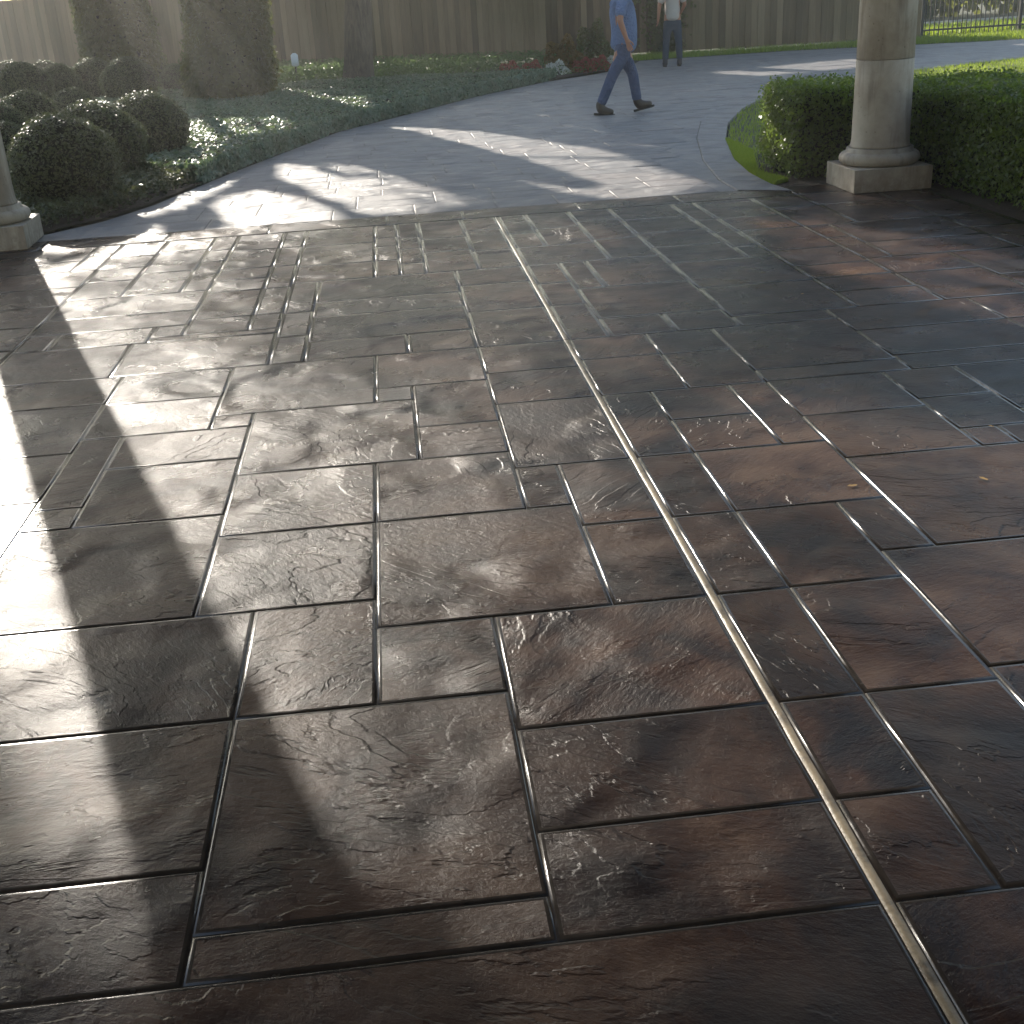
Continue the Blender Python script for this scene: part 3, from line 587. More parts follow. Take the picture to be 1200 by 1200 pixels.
# round clipped boxwoods
def ball_mesh(n, size, seed):
    r = np.random.default_rng(seed)
    d = unit(r.normal(0, 1, (n, 3))); d = d[d[:, 2] > -.75]
    lum = .04*(np.sin(5*d[:, 0]+seed)+np.sin(4.3*d[:, 1]+2*seed)+np.sin(6*d[:, 2]))/1.5
    rad = 1+lum+r.normal(0, .025, len(d))+r.exponential(.03, len(d))*(r.random(len(d)) < .06); P = d*rad[:, None]
    return leaf_cloud('foliage', P, d, size, .6, .6)
bfol = ball_mesh(9000, .075, 3); bfol.materials.append(M['box_leaf'])
bm = bmesh.new(); bmesh.ops.create_icosphere(bm, subdivisions=3, radius=.94)
for v in bm.verts: v.co *= 1+.03*math.sin(7*v.co.x+3)*math.cos(6*v.co.y)
bcore = bm_mesh('inner_twigs', bm, True); bcore.materials.append(M['core'])
bm = bmesh.new(); bmesh.ops.create_cone(bm, segments=8, radius1=.09, radius2=.06, depth=1.0, cap_ends=True); bstem = bm_mesh('stem', bm, True); bstem.materials.append(M['bark'])
BALLS = [(-2.66, 10.50, 0.43, 'largest dark round boxwood, nearest the left stone column'),
 (-2.68, 12.00, 0.43, 'round boxwood just behind the nearest one, at the corner of the dark group'),
 (-2.47, 13.40, 0.42, 'round boxwood with sun-rimmed leaves at the edge of the pale ground cover'),
 (-4.60, 16.90, 0.38, 'low round boxwood behind the front group, second from the left edge'),
 (-4.40, 18.60, 0.33, 'small round boxwood half hidden between the front group and the back row'),
 (-4.60, 15.60, 0.34, 'round boxwood cut by the left edge of the picture'),
 (-6.30, 23.40, 0.47, 'round boxwood in the middle row at far left'),
 (-5.95, 24.40, 0.42, 'round boxwood in the middle row, left of the upright one'),
 (-5.45, 24.90, 0.45, 'taller round boxwood in front of the left columnar evergreen'),
 (-4.35, 22.70, 0.47, 'broad round boxwood at the right of the middle row, with a lit crown'),
 (-3.95, 25.40, 0.33, 'small round boxwood standing alone beside the right columnar evergreen'),
 (-7.20, 28.60, 0.40, 'round boxwood in the back row against the fence, left of the lit one'),
 (-8.10, 29.00, 0.42, 'round boxwood in the back row at the far left against the fence'),
 (-4.90, 27.60, 0.45, 'round boxwood in the back row between the two columnar evergreens'),
 (-3.48, 11.70, 0.37, 'round boxwood tucked behind the nearest one at the left edge')]
for i, (x, y, r_, lab) in enumerate(BALLS):
    t = empty('round_boxwood', (x, y, 0), i*1.3); tag(t, lab, 'shrub', 'round clipped boxwoods in the left bed')
    for me, nm in ((bfol, 'foliage'), (bcore, 'inner_twigs')):
        o = bpy.data.objects.new(nm, me); COL.objects.link(o); o.parent = t; o.location = (0, 0, r_*.86); o.scale = (r_, r_, r_*.93)
    o = bpy.data.objects.new('stem', bstem); COL.objects.link(o); o.parent = t; o.location = (0, 0, r_*.3); o.scale = (r_, r_, r_*.7)

# columnar evergreens
def columnar(x, y, rad, H, label, seed):
    r = np.random.default_rng(seed); n = 34000
    t = empty('columnar_evergreen', (x, y, 0)); tag(t, label, 'tree', 'columnar evergreens before the fence')
    z = r.random(n)**1.0*H; a = r.uniform(0, 2*np.pi, n)
    prof = np.interp(z/H, [0, .06, .2, .6, .85, 1], [.9, 1.08, 1.0, .72, .4, .05])*rad
    rr_ = prof*(1+.10*np.sin(3*a+z*2.1+seed)+.07*np.sin(7*a-z*3))+r.normal(0, .045, n)
    P = np.stack([rr_*np.cos(a), rr_*np.sin(a), z+.08], 1); N = np.stack([np.cos(a), np.sin(a), .5*np.ones(n)], 1)
    link('foliage', leaf_cloud('foliage', P, N, .115, .6, .55), M['conifer'], t)
    pr = [(rad*k*.86, zz*H) for k, zz in ((.8, .03), (1.0, .1), (.95, .22), (.68, .6), (.35, .85), (.05, .97))]
    link('inner_twigs', lathe('inner_twigs', pr, 20), M['core'], t)
    link('trunk', lathe('trunk', [(.12, 0), (.09, .5), (.06, H*.8)], 10), M['bark'], t)
columnar(-2.47, 21.6, .63, 5.2, 'broad dark columnar evergreen with sun-lit right edge, beside the pale ground cover', 11)
columnar(-5.35, 27.3, .70, 5.0, 'dark columnar evergreen further left, behind the round boxwoods', 12)

tag(fan([(-3.5, 9.28), (-2.62, 9.45), (-2.30, 9.88), (-2.02, 10.56), (-1.70, 11.9), (-2.6, 12.7), (-5.2, 13.2), (-5.2, 9.3)], 0.015, 'bed_mulch', M['soil']), kind='structure')
n = 34000; X, Y = sample_poly([(-3.5, 9.35), (-2.66, 9.5), (-2.36, 9.9), (-2.07, 10.56), (-1.78, 11.8), (-2.6, 12.7), (-5.2, 13.2), (-5.2, 9.4)], n)
tag(link('low_cover', leaf_cloud('low_cover', np.stack([X, Y, rng.random(n)**.7*.17], 1), np.tile([0, 0, 1.], (n, 1)), .045, .8, .6), M['box_leaf']), 'sparse dark leafy cover at the feet of the nearest boxwoods', 'ground cover', kind='stuff')
# jasmine ground cover
GC = [(-3.3, 12.6), (-2.7, 12.4), (-2.1, 11.9), (-1.80, 11.65), (-1.57, 12.56), (-0.64, 15.9), (0.38, 18.0), (1.42, 20.2), (2.85, 22.6), (3.2, 23.3), (0.0, 24.3), (-4, 24.0), (-7.5, 23.2), (-7.5, 17), (-4.9, 12.8)]
n = 85000; X, Y = sample_poly(GC, n); w_ = rng.random(n) < np.clip(1.5-(Y-9)/18, .35, 1); X, Y = X[w_], Y[w_]; n = len(X)
Z = .17+.03*lump(X, Y, 1.6)+rng.normal(0, .012, n)
P = [np.stack([X, Y, Z], 1)]; N = [np.tile([0, 0, 1.], (n, 1))]
for a, b, L in poly_perimeter(GC[:10], False):
    k = int(L*1300); u = rng.random(k); d = (b-a)/L; nr = np.array([d[1], -d[0]]); z = rng.random(k)*.18
    q = a+np.outer(u*L, d)+np.outer(rng.normal(0.0, .018, k)+.02*np.sin(u*L*9), nr)
    P.append(np.column_stack([q, z])); N.append(np.tile([nr[0], nr[1], .3], (k, 1)))
gc = link('ground_cover', leaf_cloud('ground_cover', np.concatenate(P), np.concatenate(N), .052, .38, .62), M['jasmine'])
tag(gc, 'low clipped grey-green ground cover filling the left bed', 'ground cover', kind='stuff')
tag(fan(shrink(GC, .05), -0.01, 'bed_litter', M['core'], None, zb=.14), 'dark twiggy base under the grey-green ground cover', 'ground cover', kind='stuff')
# border plants along the fence foot
BP = [(-9, 28.2), (-3.2, 26.2), (-1.0, 25.2), (1.5, 25.6), (3.6, 27.2), (4.7, 28.6), (1.0, 31.0), (-3.0, 33), (-14, 35.5)]
n = 26000; X, Y = sample_poly(BP, n); Z = rng.random(n)*.28
tag(link('border_plants', leaf_cloud('border_plants', np.stack([X, Y, Z], 1), np.tile([0, -.6, .8], (n, 1)), .11, .5, .25), M['border_leaf']), 'strap-leaved green border planting at the foot of the board fence', 'ground cover', kind='stuff')

# grass
def grass(name, poly, n, hgt, w, label):
    X, Y = sample_poly(poly, n); a = rng.uniform(0, 2*np.pi, n); hh = hgt*rng.uniform(.5, 1.2, n)
    lx, ly = rng.normal(0, .35, n)*hh, rng.normal(0, .35, n)*hh
    b = np.stack([np.cos(a)*w, np.sin(a)*w, 0*a], 1); P0 = np.stack([X, Y, -.01+0*a], 1)
    V = np.stack([P0-b, P0+b, P0+np.stack([lx, ly, hh], 1)], 1).reshape(-1, 3)
    me = fast_mesh(name, V, np.arange(3*n).reshape(n, 3), attr=rng.random(n))
    tag(link(name, me, M['grass']), label, 'grass', kind='stuff')
ISL = [(x+.01, y) for x, y in KIN[1:]] + [(14, 12), (7.5, 8.0), (6.5, 8.0), (5.0, 9.7), (3.9, 10.4), (3.2, 10.4), (3.08, 9.9), (3.12, 9.45)]
grass('lawn', ISL, 60000, .055, .0045, 'mown lawn of the planted island between hedge and curved border')
tag(fan(ISL, -0.014, 'lawn_soil', M['earth']), kind='structure')
CRES = KIN[1:5]+[(3.35, 11.2), (3.1, 10.3), (3.0, 9.9), (3.1, 9.4)]
grass('lawn', CRES, 24000, .04, .003, 'crescent of short green turf between the curved border and the left end of the hedge')
grass('lawn', [(5.4, 27.5), (9, 27.6), (13, 26.4), (22, 26.0), (22, 29), (14, 28.9), (8.2, 29.0), (5.0, 29.5)], 26000, .10, .008, 'strip of turf between the far driveway edge and the board fence')
grass('lawn', [(12, 29.8), (30, 30.5), (34, 35.2), (9, 34.0)], 30000, .16, .02, 'sunny verge turf beyond the iron fence')

# flowers and bronze shrub by the far bend of the drive
def tuft(name, x, y, rx, ry, hgt, n, size, mat, label, cat, green=.35):
    t = empty(name, (x, y, 0)); tag(t, label, cat)
    d = unit(rng.normal(0, 1, (n, 3))); d[:, 2] = np.abs(d[:, 2]); k = rng.uniform(.75, 1, n)**.5
    P = d*k[:, None]*np.array([rx, ry, hgt])*(1+.15*np.sin(7*d[:, :1]))
    link('flowers' if name == 'flowering_plant' else 'foliage', leaf_cloud('f', P, d, size, .8, .7), mat, t)
    P2 = P[: int(n*green)]*np.array([1.05, 1.05, .75]); link('leaves', leaf_cloud('l', P2, d[:len(P2)], size*1.3, .8, .5), M['border_leaf'], t)
for i, (x, y, c, lab) in enumerate([(2.55, 25.0, 'red_leaf', 'low mound of red flowers at the left end of the flower bed'), (2.95, 24.6, 'red_leaf', 'red flower mound between the leftmost mound and the bronze shrub'),
      (3.35, 24.1, 'pale_leaf', 'small pale grey plant at the bed edge before the bronze shrub'), (4.3, 24.8, 'red_leaf', 'red flower mound right of the bronze shrub, behind the walking man'), (3.9, 24.35, 'red_leaf', 'red flower mound at the front foot of the bronze shrub'), (4.75, 25.3, 'pale_leaf', 'small pale plant at the right tip of the flower bed')]):
    tuft('flowering_plant', x, y, .24, .24, .26, 700, .05, M[c], lab, 'flowers')
tuft('bronze_shrub', 3.65, 25.2, .42, .36, .62, 2600, .07, M['gold_leaf'], 'bronze-brown rounded shrub among the red flowers at the bend of the drive', 'shrub', .1)
tuft('green_shrub', 4.5, 26.6, .40, .34, .85, 2200, .07, M['conifer'], 'upright dark green shrub against the fence behind the red flowers', 'shrub', .1)
FB = [(2.3, 23.9), (3.0, 22.8), (4.05, 24.0), (4.9, 25.2), (5.5, 27.3), (4.7, 28.5), (3.0, 26.5)]
tag(fan(FB, 0.02, 'flower_bed_soil', M['soil'], None), kind='structure')

# vine hanging on the fence behind the walking man
n = 2600; vz = rng.uniform(0, 2.3, n); vx = 6.6+rng.normal(0, .28, n)*(.5+.4*vz); 
tag(link('fence_vine', leaf_cloud('fence_vine', np.stack([vx, 29.35+rng.normal(0, .07, n), vz], 1), np.tile([0, -1., .2], (n, 1)), .10, .6, .7), M['conifer']), 'dark green creeper climbing the board fence between the two men', 'climber')

# white garden light in the border plants
t = empty('garden_light', (-1.75, 27.0, 0)); tag(t, 'small white garden light standing in the border plants left of the tree trunk', 'lamp')
link('post', lathe('post', [(.02, 0), (.02, .34)], 10), M['iron'], t)
link('shade', lathe('shade', [(.05, .34), (.075, .36), (.075, .56), (.03, .60)], 14), M['white'], t)

# fallen leaves
LV = [(1.33, 3.31, 1, 'tan fallen leaf lying on the brown slab right of centre'), (1.73, 3.27, 1, 'pale curled leaf on the brown slab near the right edge'), (1.99, 5.75, 1, 'yellow leaf on the grey-green slabs mid right'),
 (2.48, 6.2, 0, 'dark leaf on the paving below the right column'), (1.97, 3.71, 1, 'yellow speck of leaf near the right edge joint'), (2.24, 4.91, 0, 'dark leaf scrap on the bluish slab at right'),
 (3.64, 7.14, 1, 'pale leaf at the porch edge by the hedge foot'), (3.66, 6.93, 1, 'second pale leaf at the porch edge, nearer'), (1.82, 5.95, 0, 'tiny dark leaf on the grey-green slab'), (1.82, 2.55, 1, 'golden leaf at the right edge of the near paving')]
for i, (x, y, c, lab) in enumerate(LV):
    s = .017 if i in (0, 1, 2) else .011; V = []; F = []
    for j in range(7):
        u = j/6; wv = math.sin(math.pi*min(1, u*1.02))**.8*.42*(1+.25*((j*7+i) % 3-1)); z = .004+.30*(u-.5)**2+(.1 if i % 2 else .05)*u
        V += [((u-.5)*2*s, -wv*s, s*(z+.25*wv)), ((u-.5)*2*s, 0, s*z), ((u-.5)*2*s, wv*s, s*(z+.30*wv))]
    for j in range(6):
        for k in range(2): F.append((j*3+k, j*3+k+1, j*3+k+4, j*3+k+3))
    o = link('fallen_leaf', pydata('fallen_leaf', V, F, True), M['dry_leaf' if c else 'dry_leaf_dark'], None, (x, y, .003)); o.rotation_euler = (0, 0, i*2.1)
    tag(o, lab, 'leaf', 'fallen leaves on the paving')

# ------------------------------------------------------------------ the big trees, mostly unseen: crowns shaped to cast the shade and sun flecks
LIT = [  # where the photograph's sun reaches the ground
 (1.0, [(-6, 6.9), (-4.21, 7.2), (-2.31, 7.6), (-1.95, 8.5), (-1.02, 9.05), (-0.2, 8.75), (0.28, 7.42), (0.40, 5.08), (0.55, 4.32), (0.8, 3.9), (1.33, 4.28), (1.59, 3.95), (1.95, 3.6), (3.2, 2.6), (3.2, 1.25), (1.2, 1.65), (0.3, 1.62), (-0.4, 1.72), (-0.61, 1.95), (-0.70, 2.10), (-0.80, 2.40), (-1.0, 2.75), (-1.7, 3.2), (-6, 3.9)]),
 (.80, [(0.28, 8.5), (1.35, 8.5), (1.5, 6.96), (0.9, 4.4), (0.4, 4.6)]),
 (.9, [(-1.95, 21.8), (-1.45, 21.8), (-0.1, 17.5), (-0.6, 17.4)]), (.85, [(-3.25, 21.8), (-2.9, 21.8), (-1.55, 17.4), (-1.85, 17.4)]),
 (.9, [(-2.6, 8.75), (-1.75, 8.75), (-1.7, 9.3), (-2.5, 9.4)]), (.9, [(-4.9, 20.4), (-3.4, 20.4), (-3.5, 21.9), (-4.8, 21.9)]),
 (.9, [(-6.3, 22.8), (-4.7, 22.8), (-4.7, 24.0), (-6.2, 24.0)]), (.9, [(-4.7, 14.6), (-3.4, 14.6), (-3.5, 16.0), (-4.7, 16.0)]),
 (1.0, [(-0.45, 15.9), (0.10, 16.0), (1.15, 14.5), (1.78, 12.9), (2.15, 11.8), (2.45, 9.5), (1.85, 8.95), (1.38, 9.7), (0.74, 11.95), (0.20, 13.4)]),
 (1.0, [(-1.13, 12.9), (-0.85, 12.39), (-0.15, 10.56), (0.28, 9.16), (-0.14, 9.3), (-0.60, 10.59), (-1.02, 11.93)]),
 (.9, [(-0.6, 12.5), (-0.3, 12.06), (0.18, 10.74), (0.56, 9.58), (0.40, 9.33), (-0.08, 10.59)]),
 (1.0, [(-1.45, 10.3), (-1.17, 11.0), (-0.62, 9.93), (-0.36, 9.0), (-1.12, 9.0), (-1.25, 9.53)]),
 (1.0, [(5.8, 22.0), (8.83, 23.4), (9.2, 21.4), (6.3, 20.6)]),
 (1.0, [(5.6, 16.8), (6.6, 18.4), (8.0, 19.3), (13.5, 21.6), (16.0, 20.6), (15.0, 17.0), (9.75, 16.6), (7.2, 15.8)]),
 (1.0, [(2.28, 7.85), (2.75, 7.5), (3.16, 6.65), (3.38, 5.83), (3.12, 5.35), (2.78, 6.1), (2.35, 6.98)]),
 (1.0, [(2.15, 7.0), (2.56, 6.5), (2.92, 5.16), (2.72, 4.8), (2.42, 5.91)]),
 (.85, [(3.24, 8.5), (3.7, 8.4), (3.65, 9.5), (3.26, 9.5)]),
 (1.0, [(-2.75, 17.0), (-2.40, 16.8), (-1.55, 12.8), (-1.95, 12.5)]), (1.0, [(-2.40, 18.5), (-2.2, 18.4), (-1.26, 13.9), (-1.46, 13.7)]),
 (1.0, [(-1.89, 18.1), (-1.70, 18.1), (-1.0, 14.9), (-1.2, 14.5)]), (1.0, [(-1.2, 20.2), (-0.7, 18.9), (-0.1, 19.0), (-0.1, 16.4), (-0.7, 16.6)]),
 (.95, [(-2.35, 10.0), (-1.75, 10.2), (-1.45, 12.1), (-2.2, 12.4)]), (.7, [(-3.6, 18.5), (-3.0, 18.5), (-2.9, 22), (-3.7, 22)]),
 (.5, [(-4.6, 17.0), (-3.6, 17.0), (-3.6, 19.5), (-4.6, 19.5)]),
]
def transmit(x, y):
    w = np.zeros(np.shape(x))
    for v, poly in LIT: w = np.maximum(w, v*inside(poly, x, y))
    return w
TREES = [  # x, y, trunk radius, crown bottom, lean, label
 (-0.42, 25.4, .29, 5.2, (.05, .02), 'leaning tree trunk rising out of the green border plants, left of the two men'),
 (-14.0, 37.5, .30, 7.0, (0, 0), 'unseen big tree beyond the board fence, far left, crown shaped to cast shade'),
 (-8.5, 38.5, .32, 7.0, (.02, 0), 'unseen big tree beyond the board fence behind the columnar evergreens, crown shaped to cast shade'),
 (-3.2, 38.0, .30, 7.0, (0, 0), 'unseen big tree beyond the board fence behind the leaning trunk, crown shaped to cast shade'),
 (2.0, 36.5, .27, 7.0, (-.02, 0), 'unseen big tree beyond the board fence behind the bronze shrub, crown shaped to cast shade'),
 (13.5, 36.5, .3, 4.5, (0, 0), 'unseen tree beyond the iron fence at the right, added to darken the reflection in the paving')]
n = 200000  # leaves traced back along the sun from ground meant to lie in shade
gx = rng.uniform(-6.2, 12.5, n); gy = rng.uniform(-1.0, 27.0, n)
w_ = np.maximum.reduce([transmit(gx+dx, gy+dy) for dx in (-.03, .03) for dy in (-.12, .12)]); keep = rng.random(n) >= w_; gx, gy = gx[keep], gy[keep]; n = len(gx)
cy = np.where(rng.random(n) < .30, rng.normal(30.5, 1.6, n), rng.normal(37.0, 2.0, n)); cy = np.where((gy > 8.9) & (gy < 17) & (gx < 3.5), rng.normal(26.0, 1.3, n), cy); cy = np.where((gy > 7.5) & (gy < 19) & (gx < 1.0), rng.normal(25.6, 1.3, n), cy); cy = np.where((gx > 2.0) & (gy > 4.2) & (gy < 9.0), rng.normal(22.5, 1.0, n), cy); cy = np.maximum(cy, gy+9.5)
hd = (cy-gy)/.9455; px_ = gx-.3256*hd; pz = hd*math.tan(R(SUN_EL)); ok = (pz > 4.0)
CP = np.stack([px_, cy, pz], 1)[ok]
# unseen sparse small leaves added only to dim the sun on the porch paving
VEIL = [(.8, [(-2.35, 7.6), (-1.9, 8.7), (0.3, 8.7), (0.3, 5.0), (-1.6, 5.0)]), (1.1, [(-2.4, 7.0), (-1.8, 8.2), (-0.6, 8.2), (-0.1, 6.5), (-0.05, 5.0), (0.1, 3.0), (0.1, 0.8), (-0.5, 0.8), (-0.45, 1.6), (-1.35, 4.0)]),
        (.40, [(-0.6, 9.0), (0.35, 8.4), (0.40, 5.08), (0.8, 3.9), (1.95, 3.6), (3.2, 2.6), (3.2, 0), (0.1, 0), (0.1, 3.0), (-0.05, 5.0), (-0.1, 6.5), (-0.6, 8.2)]),
        (.35, [(-6, 7.2), (-2.3, 7.7), (-0.5, 1.2), (-6, 1.2)])]
VP = []
for lai, poly in VEIL:
    xs = [q[0] for q in poly]; ys = [q[1] for q in poly]; A = (max(xs)-min(xs))*(max(ys)-min(ys)); k = int(A*490*lai)
    vx = rng.uniform(min(xs), max(xs), k); vy = rng.uniform(min(ys), max(ys), k); s_ = inside(poly, vx, vy); vx, vy = vx[s_], vy[s_]
    cy2 = rng.normal(36.5, 2.2, len(vx)); h2 = (cy2-vy)/.9455
    VP.append(np.stack([vx-.3256*h2, cy2, h2*math.tan(R(SUN_EL))], 1))
VP = np.concatenate(VP)
# crown of the right tree, added to darken the reflection in the paving
d_ = unit(rng.normal(0, 1, (16000, 3))); q_ = d_*(rng.random((16000, 1))**.4)*np.array([5.2, 2.6, 4.6])*(1+.18*np.sin(4*d_[:, :1]+3*d_[:, 2:]))+np.array([13.2, 36.0, 10.0])
CP = np.concatenate([CP, q_])
own = []
tx = np.array([t_[0] for t_ in TREES]); ty = np.array([t_[1] for t_ in TREES])
dist = (CP[:, :1]-tx[None])**2+.35*(CP[:, 1:2]-ty[None])**2
dist[:, 0] += 3.0
who = np.argmin(dist, 1)
def limb(V, F, pts, radii, n=9):
    base = len(V)
    for i, (p, r_) in enumerate(zip(pts, radii)):
        q = pts[min(i+1, len(pts)-1)]-pts[max(i-1, 0)]; q.normalize()
        u = q.cross(Vector((0.3, 1, 0.1))).normalized(); w = q.cross(u)
        for k in range(n):
            a = 2*math.pi*k/n; rk = r_*(1+.10*math.sin(3*a+i*.7))
            V.append(p+u*math.cos(a)*rk+w*math.sin(a)*rk)
    for i in range(len(pts)-1):
        for k in range(n):
            j = (k+1) % n; F.append((base+i*n+k, base+i*n+j, base+(i+1)*n+j, base+(i+1)*n+k))
for i, (x, y, tr, zb, lean, lab) in enumerate(TREES):
    t = empty('shade_tree', (x, y, 0)); tag(t, lab, 'tree', 'shade trees')
    P = CP[who == i]-np.array([x, y, 0])
    rr = random.Random(40+i); V = []; F = []
    def tp(z): return Vector((lean[0]*z*(1+.25*z) if i == 0 else lean[0]*z, lean[1]*z+.05*math.sin(z), z))
    zs = [-.05, .12, .4, .9, 1.6, 2.6, 4.0, zb, zb+2.5]
    limb(V, F, [tp(z) for z in zs], [tr*k for k in (1.35, 1.12, 1.0, .93, .86, .78, .66, .5, .25)], 14)
    me = pydata('trunk', V, F, True); link('trunk', me, M['bark'], t)
    for b in range(5):
        V = []; F = []; z0 = zb-.8+b*.55
        if len(P) > 50: tgt = Vector(P[rr.randrange(len(P))])
        else: tgt = Vector((rr.uniform(-3, 3), rr.uniform(-2, 2), zb+4))
        p0 = tp(z0); mid = p0.lerp(tgt, .5)+Vector((0, 0, .8))
        limb(V, F, [p0, p0.lerp(mid, .5)+Vector((0, 0, .2)), mid, tgt], [tr*.34, tr*.26, tr*.18, tr*.06], 7)
        link('limb', pydata('limb', V, F, True), M['bark'], t)
    if len(P):
        vq = VP[np.argmin((VP[:, :1]-tx[None])**2+np.array([1e3, 0, 0, 0, 0, 0])[None], 1) == i]-np.array([x, y, 0])
        if len(vq): link('sun_dimming_leaves', leaf_cloud('sun_dimming_leaves', vq, np.tile([SD.x, SD.y, SD.z], (len(vq), 1)), .06, .9, .8), M['oak'], t)
        link('crown', leaf_cloud('crown', P, np.tile([SD.x, SD.y, SD.z], (len(P), 1)), .145 if i < 5 else .3, .9, .8), M['oak'], t)

# dark shrubs and trees across the street, seen through the iron fence
n = 9000
X = rng.uniform(6, 44, n); Yb = rng.normal(43.5, .8, n); Zt = 4.5*(1+.2*lump(X, X*0, .6)); Z = rng.random(n)*Zt
tag(link('far_hedgerow', leaf_cloud('far_hedgerow', np.stack([X, Yb, Z], 1), np.tile([0, -1., .4], (n, 1)), .5, .7, .7), M['conifer']), 'dark green mass of shrubs across the street behind the iron fence', 'shrubbery', kind='stuff')

# ------------------------------------------------------------------ people
def skin_mesh(name, verts, edges, radii, root, sub=1, mat=None, parent=None):
    me = bpy.data.meshes.new(name); me.from_pydata([tuple(v) for v in verts], edges, []); me.update()
    o = bpy.data.objects.new(name, me); COL.objects.link(o)
    sk = o.modifiers.new('skin', 'SKIN'); sk.use_smooth_shade = True
    sv = me.skin_vertices[0].data if me.skin_vertices else None
    if sv is None:
        bm = bmesh.new(); bm.from_mesh(me); bm.verts.layers.skin.verify(); bm.to_mesh(me); bm.free(); sv = me.skin_vertices[0].data
    for i, r in enumerate(radii):
        sv[i].radius = r if isinstance(r, tuple) else (r, r); sv[i].use_root = (i == root)
    s = o.modifiers.new('sub', 'SUBSURF'); s.levels = sub; s.render_levels = sub
    dg = bpy.context.evaluated_depsgraph_get(); ev = o.evaluated_get(dg); out = bpy.data.meshes.new_from_object(ev)
    bpy.data.objects.remove(o); bpy.data.meshes.remove(me)
    out.name = name; out.materials.clear(); out.polygons.foreach_set('use_smooth', [True]*len(out.polygons))
    return link(name, out, mat, parent)

class Fig:
    def __init__(s): s.v = []; s.e = []; s.r = []
    def add(s, p, r, frm=None):
        s.v.append(Vector(p)); s.r.append(r); i = len(s.v)-1
        if frm is not None: s.e.append((frm, i))
        return i
    def chain(s, pts, frm=None):
        ids = []
        for p, r in pts:
            frm = s.add(p, r, frm); ids.append(frm)
        return ids

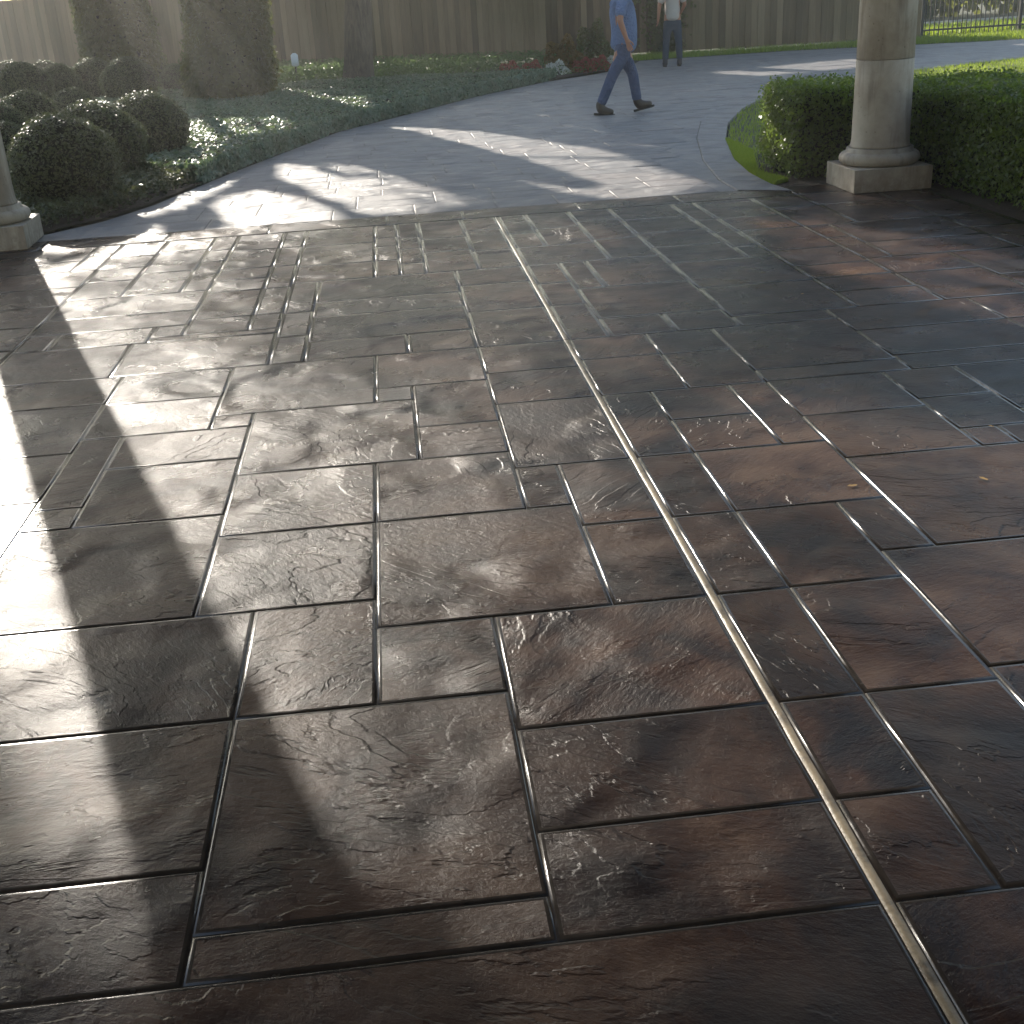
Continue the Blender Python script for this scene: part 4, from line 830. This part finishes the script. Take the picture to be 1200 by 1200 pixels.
def person(loc, rz, J, mats, label):
    """x forward, y left, z up. J: joint table in metres"""
    t = empty('person', loc, rz); tag(t, label, 'person')
    f = Fig()
    pel = f.add((0, 0, J['pel']), (.13, .11))
    waist = f.add((J['lean']*.3, 0, J['pel']+.16), (.135, .13), pel)
    chest = f.add((J['lean']*.7, 0, J['sh']-.15), (.145, .12), waist)
    neck0 = f.add((J['lean'], 0, J['sh']+.02), .065, chest)
    neck = f.add((J['lean']+.01, 0, J['sh']+.09), .052, neck0)
    head1 = f.add((J['lean']+.02, 0, J['sh']+.16), .078, neck)
    head2 = f.add((J['lean']+.02, 0, J['sh']+.23), .088, head1)
    f.add((J['lean']+.015, 0, J['sh']+.29), .062, head2)
    for sd in (-1, 1):
        k = 'R' if sd < 0 else 'L'
        hip = f.add((0, sd*.09, J['pel']-.05), .09, pel)
        kn = f.add(J['knee'+k], .056, f.add(Vector((0, sd*.09, J['pel']-.05)).lerp(Vector(J['knee'+k]), .5), .075, hip))
        f.chain([(Vector(J['knee'+k]).lerp(Vector(J['ank'+k]), .35), .052), (J['ank'+k], .036)], kn)
        s0 = f.add((J['lean']*.9, sd*.17, J['sh']-.03), .058, chest)
        e = f.add(J['elb'+k], .041, f.add(Vector((J['lean']*.9, sd*.19, J['sh']-.05)).lerp(Vector(J['elb'+k]), .5), .047, s0))
        wv = Vector(J['wri'+k]); ev = Vector(J['elb'+k])
        w = f.add(wv, .026, f.add(ev.lerp(wv, .4), .038, e))
        d = (wv-ev).normalized(); side = Vector((1, 0, 0)); side = (side-d*side.dot(d)).normalized(); inn = d.cross(side)*(-sd)
        palm = f.add(wv+d*.05, (.034, .020), w)
        for q, (o_, L_) in enumerate(((.026, .072), (.009, .080), (-.009, .076), (-.025, .060))):
            p0 = wv+d*.085+side*o_
            f.chain([(p0, .0095), (p0+d*L_*.45+inn*.010, .0088), (p0+d*L_*.80+inn*.030, .0078)], palm)
        p0 = wv+d*.035+side*.034
        f.chain([(p0, .011), (p0+d*.035+side*.018+inn*.01, .0095), (p0+d*.060+side*.016+inn*.022, .0085)], palm)
    body = skin_mesh('body', f.v, f.e, f.r, pel, 1, mats['skin'], t)
    # face
    hx, hz = J['lean']+.02, J['sh']+.225
    bm = bmesh.new()
    def ell(c, s, seg=10):
        r = bmesh.ops.create_uvsphere(bm, u_segments=seg, v_segments=8, radius=1.0)
        for v in r['verts']: v.co = Vector((v.co.x*s[0]+c[0], v.co.y*s[1]+c[1], v.co.z*s[2]+c[2]))
    ell((hx+.092, 0, hz-.012), (.018, .013, .026)); 
    for sd in (-1, 1): ell((hx, sd*.082, hz-.01), (.018, .010, .032))
    link('face', bm_mesh('face', bm, True), mats['skin'], t)
    bm = bmesh.new()
    for sd in (-1, 1): ell((hx+.080, sd*.030, hz+.012), (.009, .012, .007))
    link('eyes', bm_mesh('eyes', bm, True), M['eye'], t)
    bm = bmesh.new(); ell((hx+.082, 0, hz-.058), (.010, .024, .006)); link('mouth', bm_mesh('mouth', bm, True), M['red_leaf'], t)
    bm = bmesh.new(); ell((hx-.018, 0, hz+.022), (.096, .088, .098), 18)
    for v in list(bm.verts):
        if v.co.x > hx+.045 and v.co.z < hz+.045 or v.co.z < hz-.05: bm.verts.remove(v)
    link('hair', bm_mesh('hair', bm, True), M['hair'], t)
    # shirt
    f = Fig(); b = J['belly']
    hem = f.add((J['hemx'], 0, J['hem']), (.155+b*.15, .185), None)
    w1 = f.add((J['hemx']*.6+b*.35, 0, J['hem']+.15), (.150+b*.45, .18), hem)
    w2 = f.add((J['lean']*.4+b*.4, 0, J['hem']+.33), (.150+b*.42, .175), w1)
    ch = f.add((J['lean']*.7+b*.1, 0, J['sh']-.13), (.142+b*.12, .185), w2)
    sh = f.add((J['lean']*.9, 0, J['sh']-.01), (.095, .12), ch)
    f.add((J['lean']+.005, 0, J['sh']+.055), .066, sh)
    for sd in (-1, 1):
        k = 'R' if sd < 0 else 'L'; s0 = Vector((J['lean']*.9, sd*.165, J['sh']-.045)); e = Vector(J['elb'+k])
        f.chain([(s0, .078), (s0.lerp(e, .5), .074), (s0.lerp(e, .88), .070)], ch if False else sh)
    skin_mesh('shirt', f.v, f.e, f.r, hem, 2, mats['shirt'], t)
    # trousers
    f = Fig(); p0 = f.add((-.005, 0, J['pel']+.03), (.135, .165), None)
    p1 = f.add((-.005, 0, J['pel']-.06), (.13, .16), p0)
    for sd in (-1, 1):
        k = 'R' if sd < 0 else 'L'; hp = Vector((0, sd*.088, J['pel']-.15)); kn = Vector(J['knee'+k]); an = Vector(J['ank'+k])
        f.chain([(hp, .102), (hp.lerp(kn, .5), .090), (kn, .074), (kn.lerp(an, .45), .070), (kn.lerp(an, .80), .066), (kn.lerp(an, .97), .068)], p1)
    skin_mesh('trousers', f.v, f.e, f.r, p0, 2, mats['trousers'], t)
    # belt
    # boots
    for sd in (-1, 1):
        k = 'R' if sd < 0 else 'L'; an = Vector(J['ank'+k]); pt = J['pitch'+k]; c, s_ = math.cos(pt), math.sin(pt)
        def tr(x, z): return (an.x+x*c-z*s_, an.y, an.z+x*s_+z*c)
        f = Fig(); a0 = f.add(tr(-.005, .07), .054, None)
        f.chain([(tr(-.01, 0), .056), (tr(.0, -.040), (.056, .054)), (tr(.07, -.050), (.050, .050)), (tr(.135, -.058), (.054, .042)), (tr(.18, -.064), (.046, .034))], a0)
        f.add(tr(-.04, -.058), .044, 1+a0+1)
        skin_mesh('boot', f.v, f.e, f.r, a0, 2, mats['boot'], t)
        bm = bmesh.new(); 
        outl = [(-.072, .0), (-.062, .026), (-.02, .030), (.06, .031), (.13, .038), (.175, .029), (.20, .0)]
        ring = [(x, y) for x, y in outl]+[(x, -y) for x, y in outl[1:-1]][::-1]
        lo = [bm.verts.new((tr(x, -.107)[0], an.y+y, tr(x, -.107)[2])) for x, y in ring]; hi = [bm.verts.new((tr(x, -.082)[0], an.y+y, tr(x, -.082)[2])) for x, y in ring]
        bm.faces.new(lo[::-1]); bm.faces.new(hi)
        for i in range(len(ring)): j = (i+1) % len(ring); bm.faces.new((lo[i], lo[j], hi[j], hi[i]))
        bmesh.ops.recalc_face_normals(bm, faces=bm.faces)
        link('boot_sole', bm_mesh('boot_sole', bm), M['sole'], t)
    return t

J1 = dict(pel=.86, sh=1.36, lean=-.02, hem=.71, hemx=-.01, belly=.08,
          kneeR=(-.13, -.10, .50), ankR=(-.31, -.10, .108), pitchR=-.10, kneeL=(.13, .10, .48), ankL=(.19, .10, .118), pitchL=.20,
          elbR=(-.06, -.26, 1.10), wriR=(.02, -.25, .88), elbL=(-.02, .26, 1.10), wriL=(.10, .25, .90))
person((3.02, 15.75, 0), R(-4), J1, dict(skin=M['skin'], shirt=M['tee_blue'], trousers=M['jeans'], boot=M['boot']),
       'man in blue t-shirt and jeans and brown boots striding right across the drive')
J2 = dict(pel=.86, sh=1.38, lean=.01, hem=.80, hemx=0, belly=.02,
          kneeR=(.0, -.12, .48), ankR=(-.02, -.14, .106), pitchR=0, kneeL=(.01, .12, .48), ankL=(.0, .14, .106), pitchL=0,
          elbR=(-.02, -.235, 1.11), wriR=(.12, -.17, .96), elbL=(-.03, .25, 1.11), wriL=(.02, .27, .88))
person((5.70, 24.6, 0), R(82), J2, dict(skin=M['skin'], shirt=M['tee_grey'], trousers=M['jeans_dark'], boot=M['shoe']),
       'man in grey t-shirt and dark jeans standing with his back turned near the fence')

# ------------------------------------------------------------------ thin haze volume added to stand in for lens glare
bm = bmesh.new(); box(bm, -70, 80, -20, 90, -1.2, 26); hz = bm_mesh('haze', bm)
t = NT('haze'); t.t.nodes.remove(t.p); v = t.n('ShaderNodeVolumePrincipled')
v.inputs['Color'].default_value = (0.96, 0.95, 0.93, 1); v.inputs['Density'].default_value = 0.0034; v.inputs['Anisotropy'].default_value = 0.70
t.l(v.outputs[0], t.out.inputs['Volume'])
tag(link('haze', hz, t.m), kind='stuff', label='thin pale haze volume filling the garden, standing in for lens glare', cat='haze')
